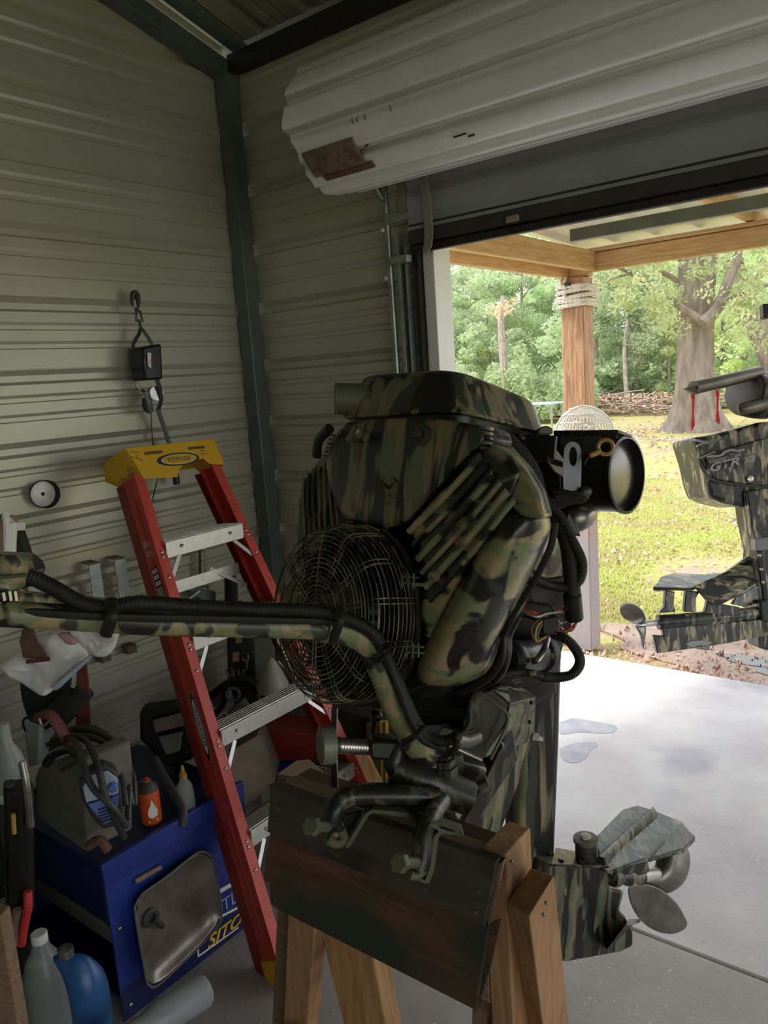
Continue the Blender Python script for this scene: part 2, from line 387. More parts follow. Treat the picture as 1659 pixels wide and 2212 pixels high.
M['apron'] = floor_mat('apron concrete', (.62, .60, .61), (.48, .45, .47))
XR, YB = 6.6, -6.6
fl = box('floor', (0, YB, -.12), (XR, -.20, 0), M['slab'], bevel=.006); tag(fl, kind='structure')
ap = box('apron_slab', (-3.0, -.185, -.12), (9, 1.93, -.004), M['apron'], bevel=.006); tag(ap, kind='structure')
jt = box('joint_strip', (-3.0, -.205, -.12), (9, -.18, -.022), M['rubber'], bevel=0); tag(jt, kind='structure')

def corr_z(z0, z1):
    """profile (z, offset) of the horizontal-rib siding, grooves away from the room"""
    P = [(z0, 0)]; k0 = math.floor((z0-2.013)/.2286)-1
    for k in range(k0, k0+40):
        zb = 2.013+k*.2286
        pts = [(zb-.006, 0), (zb+.004, -.022), (zb+.024, -.022), (zb+.044, 0)]
        for j in (1, 2):
            zm = zb+.050+j*.0598
            pts += [(zm-.005, 0), (zm-.001, -.006), (zm+.012, -.006), (zm+.022, 0)]
        for z, d in pts:
            if z0 < z < z1: P.append((z, d))
    P.append((z1, 0)); return P
def siding(name, parent, o, along, L, z0, z1, inward, mt, cut=None, lift=0):
    o, along, inward = V(o), V(along).normalized(), V(inward)
    P = corr_z(z0, z1); vs = []; fs = []
    for z, d in P:
        for s in (0, L):
            p = o+along*s+inward*(d+lift); vs.append((p.x, p.y, z))
    for i in range(len(P)-1): fs.append([2*i, 2*i+1, 2*i+3, 2*i+2])
    me = bpy.data.meshes.new(name); me.from_pydata([tuple(v) for v in vs], [], fs)
    if cut:
        bm = bmesh.new(); bm.from_mesh(me)
        bmesh.ops.bisect_plane(bm, geom=bm.verts[:]+bm.edges[:]+bm.faces[:], plane_co=cut[0], plane_no=cut[1], clear_outer=True)
        bm.to_mesh(me); bm.free()
    if len(me.vertices) < 3: return
    return link(name, me, mt, parent, smooth=False, solid=.0012)
wl = thing('wall_left', (0, -1.5, 0), kind='structure')
def gable(parent, x, inward, y0, y1, zmin=0):
    z = zmin
    while z < 4.0:
        for (a, b, nn) in ((y0, min(y1, RIDGE_Y), V((0, -TAN, 1))), (max(y0, RIDGE_Y), y1, V((0, TAN, 1)))):
            if b-a < .05: continue
            zr = EAVE-.02+TAN*3.3
            siding('panel', parent, (x, a, 0), (0, 1, 0), b-a, z-.004, z+.9144+.004, inward, M['siding'], cut=(V((0, RIDGE_Y, zr)), nn), lift=.0016 if round(z/.9144) % 2 else 0)
        z += .9144
gable(wl, 0, (1, 0, 0), YB, 0)
wr = thing('wall_right', (XR, -1.5, 0), kind='structure'); gable(wr, XR, (-1, 0, 0), YB, -6.1, 0); gable(wr, XR, (-1, 0, 0), -.9, 0, 0); gable(wr, XR, (-1, 0, 0), -6.1, -.9, 2.85)  # wide bay in this unseen wall, opened so daylight reaches the left wall
wf = thing('wall_front', (.4, 0, 0), kind='structure')
DX0, DX1, DZ = .90, 3.9, 2.20
z = 0
while z < EAVE:
    t = min(z+.9144+.004, EAVE); lf = .0016 if round(z/.9144) % 2 else 0
    siding('panel', wf, (0, 0, 0), (1, 0, 0), DX0, z, t, (0, -1, 0), M['siding'], lift=lf)
    siding('panel', wf, (DX1, 0, 0), (1, 0, 0), XR-DX1, z, t, (0, -1, 0), M['siding'], lift=lf)
    if t > DZ+.1: siding('panel', wf, (DX0, 0, 0), (1, 0, 0), DX1-DX0, max(z, DZ), t, (0, -1, 0), M['siding'], lift=lf)
    z = z+.9144
# back wall: unseen, closed along its whole length to keep the front wall darker
wb = thing('wall_back', (3, YB, 0), kind='structure')
for a, b, z0 in ((0, XR, 0),):
    siding('panel', wb, (a, YB, 0), (1, 0, 0), b-a, z0, EAVE, (0, 1, 0), M['siding'])
# roof sheets with ribs running up the slope
ce = thing('ceiling', (3, -3, 3), kind='structure')
def roofsheet(x0, ys, mt, parent):
    P = []
    for k in range(4):
        a = x0+k*.2286
        P += [(a, .0), (a+.055, 0), (a+.072, .018), (a+.098, .018), (a+.115, 0), (a+.150, 0), (a+.155, .004), (a+.163, .004), (a+.168, 0), (a+.196, 0), (a+.201, .004), (a+.209, .004), (a+.214, 0)]
    P.append((x0+.9144, 0)); vs = []; fs = []
    for x, d in P:
        for y, zz in ys: vs.append((x, y, zz+d))
    for i in range(len(P)-1): fs.append([2*i, 2*i+1, 2*i+3, 2*i+2])
    me = bpy.data.meshes.new('panel'); me.from_pydata(vs, [], fs)
    return link('panel', me, mt, parent, smooth=False, solid=.001)
zr = EAVE+TAN*3.3
for i in range(8):
    x0 = -.3+i*.905
    roofsheet(x0, ((.25, EAVE-.25*TAN+.03), (RIDGE_Y, zr+.03)), M['siding2'], ce)
    roofsheet(x0, ((RIDGE_Y, zr+.03), (YB-.25, EAVE-.25*TAN+.03)), M['siding2'], ce)
sl1 = box('baseboard_left', (-.03, YB, -.05), (.012, 0, .035), M['steel'], bevel=0); tag(sl1, kind='structure')
sl2 = box('baseboard_front', (0, -.012, -.05), (.90, .03, .035), M['steel'], bevel=0); tag(sl2, kind='structure')
tr = box('trim_5', (.0, -.012, EAVE-.03), (XR, .02, EAVE+.05), M['siding2'], bevel=0); tag(tr, kind='structure')
# steel frame
col = box('column_corner', (.012, -.078, 0), (.078, -.012, EAVE-.05), M['steel'], bevel=.006); tag(col, kind='structure')
def beam(name, a, b, wdt, hgt, mt, parent=None, up=(0, 0, 1), kind='structure', **k):
    a, b = V(a), V(b); d = b-a; u = V(up); s = d.cross(u).normalized()*wdt; u = s.cross(d).normalized()*hgt
    o = obox(name, (a+b)/2, d, s, u, mt, parent, **k)
    if kind and parent is None: tag(o, kind=kind)
    return o
beam('rafter_beam', (.045, 0, EAVE-.075), (.045, RIDGE_Y, zr-.075), .064, .064, M['steel'], bevel=.006)
beam('rafter_beam', (.045, RIDGE_Y, zr-.075), (.045, YB, EAVE-.075), .064, .064, M['steel'], bevel=.006)
beam('rafter_beam', (.045+.10, -.03, EAVE-.015), (.145, RIDGE_Y, zr-.015), .05, .03, M['steel'], bevel=.003)
beam('eave_beam', (.08, -.036, EAVE-.045), (XR-.02, -.036, EAVE-.045), .06, .06, M['rubber'], bevel=.004)
for x in (1.5, 3.0, 4.5):
    beam('rafter_beam', (x, -.06, EAVE-.06), (x, RIDGE_Y, zr-.06), .06, .06, M['steel'], bevel=.006)
    beam('rafter_beam', (x, RIDGE_Y, zr-.06), (x, YB, EAVE-.06), .06, .06, M['steel'], bevel=.006)
beam('purlin_beam', (.1, -1.1, EAVE+1.1*TAN-.0), (XR, -1.1, EAVE+1.1*TAN-.0), .05, .03, M['steel'], bevel=.003)
# door jamb of the roll-up opening
tr = box('trim_1', (.885, -.004, 0), (.93, .10, DZ), M['white'], bevel=.003); tag(tr, kind='structure')
tr = box('trim_2', (3.87, -.01, 0), (3.915, .10, DZ), M['white'], bevel=.003); tag(tr, kind='structure')
gw = box('trim_3', (.862, -.03, 0), (.883, .0, 2.14), M['rubber'], bevel=.002); tag(gw, kind='structure')
# header flashing outside, seen under the door
hs = slab('trim_4', [(1.365, .12, 2.141), (1.365, .12, 2.103), (4.0, .12, 2.103), (4.0, .12, 2.141)], (0, .03, 0), mat('header flashing', (.36, .37, .31), .5), bevel=.003); tag(hs, kind='structure')

# ------------------------------------------------------------------ roll-up door
dr = thing('door_1', (2.3, -.2, 2.2), kind='structure')
cy, cz, R0 = -.275, 2.505, .195
NL = 182
def lob(t):
    x = (t*12) % 1
    return 1-.11*math.exp(-((x-.5)/.13)**2)
vs = []; fs = []; xs = [.735, .737, 3.98, 3.982]
for j, x in enumerate(xs):
    for i in range(NL):
        a = 2*math.pi*i/NL; rr = R0*lob(i/NL)*(1 if j in (1, 2) else .97)
        dx = 0
        if j in (0, 1): dx = .012*math.sin(a*5)+.008*math.sin(a*11+1)
        vs.append((x+dx, cy+rr*math.sin(a), cz-rr*math.cos(a)))
for j in range(3):
    for i in range(NL): fs.append([j*NL+i, j*NL+(i+1) % NL, (j+1)*NL+(i+1) % NL, (j+1)*NL+i])
mesh('door_roll', vs, fs, mat=M['white'], parent=dr, autos=60)
# inner layers of the roll at its open end
for k, rr in enumerate((.17, .15, .13, .11)):
    lathe('roll_layer', (.742+.006*k, cy, cz), (1, 0, 0), [(0, rr), (.3, rr)], M['curtain'], dr, n=40)
lathe('roll_shaft', (.60, cy, cz), (1, 0, 0), [(0, .02), (3.5, .02)], M['dgrey'], dr, n=16)
# bottom seam strips along the roll
def rollpt(a, x, e=.0):
    return (x, cy+(R0+e)*math.sin(a), cz-(R0+e)*math.cos(a))
for a in (-.02, .26):
    slab('roll_seam', [rollpt(a, .80), rollpt(a, 3.95), rollpt(a+.05, 3.95), rollpt(a+.05, .80)], (0, 0, -.006), M['white'], dr, bevel=.001)
# rusty tape patch with torn white backing on the roll's end, dark scuffs
M['endcap'] = mat('polished end cap', (.20, .19, .175), .30, .9, .1, 6)
M['rust'] = mat('rusty tape', (.17, .12, .085), .7, 0, .4, 30)
def rollpatch(name, a0, a1, x0, x1, mt, e=.006):
    n = 8; A = [a0+(a1-a0)*i/n for i in range(n+1)]
    rings = [[rollpt(a, x0, e*1.2), rollpt(a, x1, e*1.2), rollpt(a, x1, -.002), rollpt(a, x0, -.002)] for a in A]
    return loft(name, rings, mt, dr, smooth=False)
rollpatch('tape_patch', -1.02, -.62, .775, .97, M['rust'], .009)
rollpatch('tape_edge', -.60, -.50, .80, .99, M['brick'], .007)
rollpatch('scuff_mark', -.60, -.588, 1.27, 1.31, M['blk'], .003)
rollpatch('scuff_mark', -.55, -.53, 1.31, 1.33, M['dgrey'], .003)
rollpatch('scuff_mark', -.86, -.845, 1.0, 1.01, M['dgrey'], .008)
for x in (.985, 1.003, 1.03, 1.12):
    rollpatch('scuff_mark', -1.25, -1.17, x, x+.0012, M['greyw'], .0015)
# hanging curtain from the roll to the bottom bar
P = []; zz = 2.16
while zz < 2.50:
    P += [(zz, 0), (zz+.030, .010), (zz+.052, .010), (zz+.082, 0)]; zz += .088
vs = [(x, -.062-d, z) for z, d in P for x in (.88, 3.92)]
fs = [[2*i, 2*i+1, 2*i+3, 2*i+2] for i in range(len(P)-1)]
me = bpy.data.meshes.new('door_curtain'); me.from_pydata(vs, [], fs); link('door_curtain', me, M['curtain'], dr, smooth=False, solid=.001)
box('bottom_bar', (.885, -.085, 2.150), (3.92, -.045, 2.195), M['dgrey'], dr, bevel=.006)
box('bottom_bar', (.885, -.078, 2.208), (3.92, -.060, 2.214), M['dgrey'], dr, bevel=.002)
box('rubber_seal', (.885, -.080, 2.122), (3.92, -.050, 2.150), M['rubber'], dr, bevel=.008)
box('dirt_clump', (1.255, -.092, 2.155), (1.30, -.083, 2.175), M['twig'], dr, bevel=.004)
# galvanised guide track at the left jamb
tube('guide_rail', [(.775, -.045, .0), (.775, -.045, 2.26), (.772, -.065, 2.32), (.765, -.10, 2.37)], .011, M['galv'], dr, seg=24)
box('guide_channel', (.806, -.05, 0), (.822, -.02, 2.20), M['galv'], dr, bevel=.002)
box('guide_channel', (.838, -.045, 0), (.846, -.015, 2.16), M['galv'], dr, bevel=.001)
box('wall_bracket', (.775, -.062, 2.235), (.93, -.052, 2.27), M['galv'], dr, bevel=.002)
box('wall_bracket', (.80, -.075, 2.10), (.87, -.045, 2.125), M['galv'], dr, bevel=.002)
box('wall_bracket', (.845, -.07, 2.26), (.875, -.06, 2.42), M['siding2'], dr, bevel=.002)
for zz in (2.06, 2.22): lathe('bolt', (.764, -.056, zz), (0, -1, 0), [(0, .007), (.004, .007), (.005, .004)], M['white'], dr, n=10)
slab('pull_strap', [(.955, -.105, 2.36), (.990, -.105, 2.36), (.998, -.105, 2.27), (1.000, -.105, 2.17), (.992, -.105, 2.13), (.975, -.105, 2.11), (.955, -.105, 2.115), (.966, -.105, 2.16), (.968, -.105, 2.25)], (0, .006, 0), mat('webbing strap', (.25, .25, .22), .8), dr, bevel=.002)

# ------------------------------------------------------------------ porch: beams, rafter, sheet roof, post
PO = 2.10
pr = thing('porch_roof', (1.5, 1.2, 2.25), kind='structure')
box('porch_beam', (.60, PO-.02, 2.235), (5.2, PO+.03, 2.335), M['timber_x'], pr, bevel=.004)
box('porch_beam', (.56, PO-.04, 2.34), (5.2, PO+.05, 2.36), M['timber_x'], pr, bevel=.003)
box('porch_beam', (.595, .10, 2.235), (.635, PO-.02, 2.345), M['timber_y'], pr, bevel=.004)
box('porch_beam', (.435, .10, 2.215), (.475, PO+.04, 2.30), M['timber_y'], pr, bevel=.004)
box('porch_beam', (.476, PO-.03, 2.215), (.594, PO+.04, 2.30), M['timber_x'], pr, bevel=.004)
box('porch_rafter', (1.42, .12, 2.365), (1.46, PO+.3, 2.46), M['timber_y'], pr, bevel=.004)
box('porch_rafter', (3.2, .12, 2.365), (3.24, PO+.3, 2.46), M['timber_y'], pr, bevel=.004)
M['porchsheet'] = mat('porch roof sheet', (.66, .68, .66), .35, .1, .06, 3)
for i in range(6):
    x0 = .42+i*.90; P = []
    for k in range(4):
        a = x0+k*.2286; P += [(a, 0), (a+.05, 0), (a+.07, .028), (a+.10, .028), (a+.12, 0)]
    P.append((x0+.9144, 0))
    vs = [(x, y, zz-d*1+.03*(0)) for x, d in P for y, zz in ((.10, 2.50), (PO+.35, 2.40))]
    fs = [[2*j, 2*j+1, 2*j+3, 2*j+2] for j in range(len(P)-1)]
    me = bpy.data.meshes.new('panel'); me.from_pydata(vs, [], fs); link('panel', me, M['porchsheet'], pr, smooth=False, solid=.001)
pp = thing('porch_post', (.51, PO, 0), 'square reddish timber porch post standing at the slab edge under the porch beams', 'post')
box('post_timber', (.437, PO-.07, -.02), (.577, PO+.07, 2.212), M['post'], pp, bevel=.006)
box('post_side_board', (.605, PO-.06, -.02), (.645, PO+.02, 2.21), M['post'], pp, bevel=.004) if False else None
rp = thing('rope_wrap', (.51, PO, 2.1), 'thick white rope wound round the top of the timber porch post', 'rope')
rr = .0125
for k in range(5):
    zc = 2.055+k*.0265; c = .07+rr; pts = []
    q = [(-c, -c), (0, -c-.004), (c, -c), (c+.004, 0), (c, c), (0, c+.004), (-c, c), (-c-.004, 0), (-c, -c)]
    strand = []
    base = spline([(.507+a, PO+b, zc+.004*i*.7-.004+(.006*math.sin(k*2+i))) for i, (a, b) in enumerate(q)], 64)
    vs, fs = [], []
    for s in range(3):
        pts = []
        for i, p in enumerate(base):
            a = i*.9+s*2.094; d = (base[(i+1) % len(base)]-base[i-1]).normalized(); u, v = basis(d)
            pts.append(p+(u*math.cos(a)+v*math.sin(a))*.0062)
        tube_geo(pts, .0078, 6, 1, None, False, None, vs, fs)
    mesh('rope_turn', vs, fs, mat=M['rope'], parent=rp)
tube('rope_tail', [D(1222, 600, 4.44), D(1219, 615, 4.43), D(1222, 632, 4.44), D(1218, 640, 4.43)], .008, M['rope'], rp, n=8)
box('rope_clasp', (.47, PO-.104, 2.165), (.515, PO-.090, 2.185), M['rubber'], rp)

# ------------------------------------------------------------------ ground
def grassmat():
    m, nt, b = nodes('lawn'); setp(b, rough=.95, spec=.1)
    tc = nt.nodes.new('ShaderNodeTexCoord')
    def N(s, d=6):
        n = nt.nodes.new('ShaderNodeTexNoise'); n.inputs['Scale'].default_value = s; n.inputs['Detail'].default_value = d; n.inputs['Roughness'].default_value = .65
        nt.links.new(tc.outputs['Object'], n.inputs['Vector']); return n
    a = N(.9); c = N(7); d = N(.35, 3)
    cr = nt.nodes.new('ShaderNodeValToRGB'); e = cr.color_ramp.elements
    e[0].position = .40; e[0].color = (.36, .25, .19, 1); e[1].position = .60; e[1].color = (.30, .35, .11, 1)
    k = cr.color_ramp.elements.new(.49); k.color = (.36, .31, .14, 1)
    mx = nt.nodes.new('ShaderNodeMath'); mx.operation = 'MULTIPLY_ADD'; mx.inputs[1].default_value = .45
    ad = nt.nodes.new('ShaderNodeMath'); ad.operation = 'MULTIPLY'; ad.inputs[1].default_value = .55
    nt.links.new(a.outputs['Fac'], ad.inputs[0]); nt.links.new(c.outputs['Fac'], mx.inputs[0]); nt.links.new(ad.outputs[0], mx.inputs[2])
    nt.links.new(mx.outputs[0], cr.inputs['Fac']); nt.links.new(cr.outputs['Color'], b.inputs['Base Color'])
    bp = nt.nodes.new('ShaderNodeBump'); bp.inputs['Strength'].default_value = .5; nt.links.new(c.outputs['Fac'], bp.inputs['Height']); nt.links.new(bp.outputs[0], b.inputs['Normal'])
    return m
M['lawn'] = grassmat()
def gz(x, y):
    return -.05-.05*min(1, max(0, (y-2)/3))+.03*math.sin(x*.4+y*.3)*min(1, max(0, (y-3)/5)) if y > 1.9 else -.13
vs = []; fs = []; gx = [-60+i*2.0 for i in range(61)]; gy = [-30, -20, -12, -9, -8, -6.7, 1.9, 1.95]+[2.3+.5*i for i in range(12)]+[9+2*i for i in range(34)]
for y in gy:
    for x in gx: vs.append((x, y, gz(x, y) if y > 1.92 else -.13))
W_ = len(gx)
for j in range(len(gy)-1):
    for i in range(W_-1): fs.append([j*W_+i, j*W_+i+1, (j+1)*W_+i+1, (j+1)*W_+i])
me = bpy.data.meshes.new('ground'); me.from_pydata(vs, [], fs); tag(link('ground', me, M['lawn'], autos=180), kind='structure')

def scatter(name, n, fn, mt, label, cat, seed=1):
    """fn(rng) -> list of 3 or 4 points"""
    rng = random.Random(seed); vs = []; fs = []
    for i in range(n):
        q = fn(rng); b = len(vs); vs += q; fs.append(list(range(b, b+len(q))))
    me = bpy.data.meshes.new(name); me.from_pydata([tuple(v) for v in vs], [], fs)
    return tag(link(name, me, mt, smooth=False), label, cat, kind='stuff')
def inview(rng, y0, y1, sides=(1230, 1700)):
    y = y0+(y1-y0)*rng.random()**1.4
    t = (y-CAM.y)
    xa = CAM.x+t*math.tan(math.radians(-24.5-2)); xb = CAM.x+t*math.tan(math.radians(-8))
    return xa+(xb-xa)*rng.random(), y
M['blade'] = leafmat('grass blades', (.50, .56, .17), (.46, .42, .20), .4)
def clump(x, y): return math.sin(x*1.7+.5*y)+math.sin(y*1.3-x*.6)+.6*math.sin(3.1*x+2.2*y)
def blade(rng):
    for _ in range(8):
        x, y = inview(rng, 2.3, 9.5)
        if ((x-1.75)/1.35)**2+((y-2.45)/.52)**2 < 1: continue
        if clump(x, y)+rng.random()*1.2 > .35 or rng.random() < .05: break
    h = .018+.03*rng.random(); a = rng.random()*6.28; dx, dy = math.cos(a), math.sin(a); ww = .006+.006*rng.random(); z = gz(x, y)
    return [V((x-dx*ww, y-dy*ww, z)), V((x+dx*ww, y+dy*ww, z)), V((x+dy*h*.8, y-dx*h*.8, z+h))]
scatter('grass', 22000, blade, M['blade'], 'short bright green lawn grass growing beyond the slab', 'grass', 3)
TREE = V((-3.45, 17.9, 0))
def leaf(rng):
    if rng.random() < .6:
        a = rng.random()*6.28; rr = 1.0+3.2*rng.random()**1.2; x = TREE.x+.3+math.cos(a)*rr*1.3; y = TREE.y-1.0+math.sin(a)*rr*.8
    else: x, y = inview(rng, 2.0, 24)
    s = (.028+.030*rng.random())*min(1, .25+y/16); z = gz(x, y)+.012; a = rng.random()*6.28; c, d = math.cos(a)*s, math.sin(a)*s; t = rng.random()*.05
    return [V((x-c, y-d, z)), V((x+d*.6, y-c*.6, z+t)), V((x+c, y+d, z+.01)), V((x-d*.6, y+c*.6, z+t*.3))]
scatter('fallen_leaves', 4200, leaf, M['fallen'], 'reddish fallen leaves lying around the foot of the big tree and over the lawn', 'leaves', 5)
# muddy wet patch by the slab
M['mud'] = mat('mud', (.34, .24, .19), .35, 0, .25, 5, .3, c2=(.22, .15, .12))
M['water'] = mat('puddle water', (.05, .05, .05), .02, 0, .1, 5)
mp_ = []
for i in range(40):
    a = 6.283*i/40; r1 = 1+.12*math.sin(3*a)+.08*math.sin(7*a+1); mp_.append(V((1.75+1.25*r1*math.cos(a), 2.42+.45*r1*math.sin(a), -.062)))
tag(slab('mud_patch', mp_, (0, 0, .022), M['mud'], bevel=.004), 'wet brown mud beside the slab edge under the hanging outboard', 'mud', kind='stuff')
for cx, cyy, ra, rb in ((1.85, 2.22, .38, .10), (1.45, 2.34, .22, .07), (1.05, 2.45, .12, .05)):
    q = []
    for i in range(28):
        a = 6.283*i/28; r1 = 1+.15*math.sin(3*a+cx*9)+.08*math.sin(5*a); q.append(V((cx+ra*r1*math.cos(a), cyy+rb*r1*math.sin(a), -.0405)))
    nm = {1.85: 'widest rain puddle in the mud at the slab edge', 1.45: 'middle sized rain puddle behind the widest one', 1.05: 'small round rain puddle nearest the porch post'}[cx]
    tag(slab('puddle', q, (0, 0, .004), M['water'], bevel=0), nm, 'puddle', 'rain puddles in the mud')
def litter(rng):
    x = -.6+4.2*rng.random(); y = 1.98+.5*rng.random()**1.5; s = .012+.03*rng.random(); s *= .5; z = gz(x, y)+.01; a = rng.random()*6.28; c, d = math.cos(a)*s, math.sin(a)*s
    return [V((x-c, y-d, z)), V((x+d*.5, y-c*.5, z+.012)), V((x+c, y+d, z+.006)), V((x-d*.5, y+c*.5, z+.02))]
scatter('leaf_litter', 1100, litter, M['fallen'], 'dry twigs and leaf bits along the outer slab edge', 'leaf litter', 8)

M['stain'] = mat('dark patch', (.28, .28, .36), .4, 0, .2, 9, c2=(.44, .43, .47))  # flat bluish patches on the apron, darker than the concrete around them
for i, (pts_, lab) in enumerate((([(1205, 1562), (1240, 1552), (1290, 1560), (1330, 1568), (1325, 1582), (1290, 1584), (1250, 1582), (1212, 1586)], 'long bluish dark patch on the concrete behind the leg of the outboard'),
                               ([(1208, 1618), (1240, 1606), (1280, 1604), (1292, 1610), (1275, 1622), (1262, 1640), (1240, 1648), (1215, 1640)], 'rounder bluish dark patch on the concrete nearer the garage'))):
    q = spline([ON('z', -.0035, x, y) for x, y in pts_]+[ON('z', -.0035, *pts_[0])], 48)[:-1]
    tag(slab('bluish_patch', q, (0, 0, .0012), M['stain'], bevel=0), lab, 'stain', 'dark patches on the apron')
# ------------------------------------------------------------------ trees and woods
def crown_mesh(name, n, shape, rng, size=.1, mt=None):
    """shape(rng) -> centre of a leaf"""
    pos = np.array([shape(rng) for _ in range(n)], dtype=float)
    r = np.random.RandomState(rng.randint(0, 9999)); a = r.rand(n)*6.28; b = (r.rand(n)-.5)*2.2; s = size*(.6+.8*r.rand(n))
    d1 = np.stack([np.cos(a)*np.cos(b), np.sin(a)*np.cos(b), np.sin(b)], 1); d2 = np.stack([-np.sin(a), np.cos(a), np.zeros(n)], 1)
    t = r.rand(n)*3; d2 = d2*np.cos(t)[:, None]+np.cross(d1, d2)*np.sin(t)[:, None]
    q = np.stack([pos-d1*s[:, None], pos-d2*s[:, None]*.45, pos+d1*s[:, None], pos+d2*s[:, None]*.45], 1).reshape(-1, 3)
    me = bpy.data.meshes.new(name); me.vertices.add(4*n); me.vertices.foreach_set('co', q.ravel())
    me.loops.add(4*n); me.loops.foreach_set('vertex_index', np.arange(4*n)); me.polygons.add(n)
    me.polygons.foreach_set('loop_start', np.arange(n)*4); me.polygons.foreach_set('loop_total', np.full(n, 4)); me.update(calc_edges=True)
    if mt: me.materials.append(mt)
    return me
def blobs(cs):
    def f(rng):
        c, r = cs[rng.randrange(len(cs))]
        while True:
            p = (rng.uniform(-1, 1), rng.uniform(-1, 1), rng.uniform(-1, 1)); l = sum(q*q for q in p)
            if .15 < l < 1: break
        return (c[0]+p[0]*r, c[1]+p[1]*r, c[2]+p[2]*r*.7)
    return f
M['leafA'] = leafmat('pale green leaves', (.72, .80, .56), (.52, .66, .40))
M['leafB'] = leafmat('yellow green leaves', (.78, .83, .46), (.60, .70, .36))
M['leafC'] = leafmat('blue green leaves', (.68, .77, .54), (.50, .62, .40))
M['trunkbg'] = mat('woods trunk', (.34, .29, .25), .95, 0, .3, 4)
rng = random.Random(11)
protos = []
for kind, (mt, h) in enumerate((('leafA', 9), ('leafB', 8), ('leafC', 10))):
    cs = []
    for i in range(46):
        z = h*(.05+.95*rng.random()); rad = 2.3*(1-.45*abs(z/h-.5)*2)*rng.random()**.5; a = rng.random()*6.28
        cs.append(((rad*math.cos(a), rad*math.sin(a), z), .35+.5*rng.random()))
    cm = crown_mesh('crown', 8000, blobs(cs), rng, .10, M[mt])
    tr_ = []
    for i in range(7):
        z = h*(.12+.11*i); a = rng.random()*6.28; tr_.append([V((0, 0, z)), V((.8*math.cos(a), .8*math.sin(a), z+.6)), V((1.9*math.cos(a), 1.9*math.sin(a), z+1.3))])
    vs, fs = tube_geo([V((0, 0, -.3)), V((.1, .05, h*.4)), V((-.05, .1, h*.95))], lambda t: .13*(1-.8*t), 8, 8)
    for p in tr_: tube_geo(p, lambda t: .04*(1-.7*t), 5, 6, None, True, None, vs, fs)
    tm = bpy.data.meshes.new('trunk'); tm.from_pydata([tuple(v) for v in vs], [], fs); tm.materials.append(M['trunkbg'])
    protos.append((cm, tm))
WL = ['pale green woodland tree at the back of the lawn', 'yellow green woodland tree at the back of the lawn', 'bluish green woodland tree at the back of the lawn']
WG = ['pale green woodland trees', 'yellow green woodland trees', 'bluish green woodland trees']
woods = []
for row, (yy, n) in enumerate(((27, 15), (32, 15), (38, 15))):
    for i in range(n):
        t = yy-CAM.y; xa = CAM.x+t*math.tan(math.radians(-37)); xb = CAM.x+t*math.tan(math.radians(-8))
        x = xa+(xb-xa)*(i+.5)/n+rng.uniform(-.7, .7); y = yy+rng.uniform(-1.5, 1.5)
        k = rng.choice((0, 0, 1, 2)) if x < -9 else rng.choice((0, 1, 1, 2))
        s = rng.uniform(.50, .85)*(1+.15*row)
        t_ = thing('woodland_tree', (x, y, -.1), WL[k], 'tree', WG[k]); t_.rotation_euler.z = rng.random()*6.28; t_.scale = (s*1.1, s*1.1, s)
        for nm, me in (('crown', protos[k][0]), ('trunk', protos[k][1])):
            o = bpy.data.objects.new(nm, me); COL.objects.link(o); o.parent = t_
# low dense brush in front of the woods
def brush(rng):
    x = rng.uniform(-24, 2); y = rng.uniform(25.5, 29.5); return (x, y, abs(rng.gauss(0, .9))*(.5+.5*math.sin(x*1.3)**2)+.1)
me = crown_mesh('undergrowth', 26000, brush, rng, .11, M['leafA']); tag(link('undergrowth', me, None, smooth=False), 'low leafy undergrowth along the foot of the woods', 'undergrowth', kind='stuff')
def fern(rng):
    a = rng.random()*6.28; r = rng.random()**.5; x = -10.9+3.4*r*math.cos(a); y = 21.6+1.4*r*math.sin(a); hh = (1.9+.5*math.sin(x*2.3)+.4*math.sin(x*5+y*3))*(1-.6*r*r); return (x, y, hh*(.25+.75*rng.random()))
me = crown_mesh('bush', 13000, fern, rng, .085, leafmat('ferny green leaves', (.66, .76, .46), (.50, .62, .34)))
b_ = thing('ferny_bush', (-10.9, 21.6, -.1), 'broad feathery light green bush left of the porch post', 'bush')
link('foliage', me, None, b_, smooth=False)
tubes('stem', [[(-10.9+.5*math.cos(a), 21.6, -.1), (-10.9+1.4*math.cos(a), 21.6+.8*math.sin(a), 1.3)] for a in (0, 1.2, 2.3, 3.3, 4.6, 5.5)], .03, M['trunkbg'], b_, n=5, seg=3)
# brush pile of sticks and red-brown leaves
tx, ty = -9.4, 24.2
paths = []
for i in range(260):
    x = rng.uniform(-13.5, -4.5); y = rng.uniform(23.4, 25.2); z = -.05+rng.random()*.75*(.5+.5*math.sin(x*.9)**2); a = rng.uniform(-.5, .5)+(0 if rng.random() < .8 else 1.5); l = rng.uniform(.4, 1.4)
    p = V((x, y, z)); q = p+V((math.cos(a)*l, math.sin(a)*l*.6, rng.uniform(-.15, .25))); paths.append([p, p.lerp(q, .5)+V((0, 0, rng.uniform(-.08, .08))), q])
tag(tubes('brush_pile', paths, .022, M['twig'], n=5, seg=4), 'heap of dead sticks at the far edge of the lawn', 'brush pile', kind='stuff')
def redleaf(rng):
    x = rng.uniform(-13, -4.8) if rng.random() < .4 else rng.gauss(-10.2, .8); y = rng.uniform(23.4, 24.6); return (x, y, -.02+rng.random()*.65)
me = crown_mesh('dead_leaves', 5000, redleaf, rng, .06, M['fallen']); tag(link('dead_leaves', me, None, smooth=False), 'withered red brown leaves caught in the stick heap', 'leaves', kind='stuff')
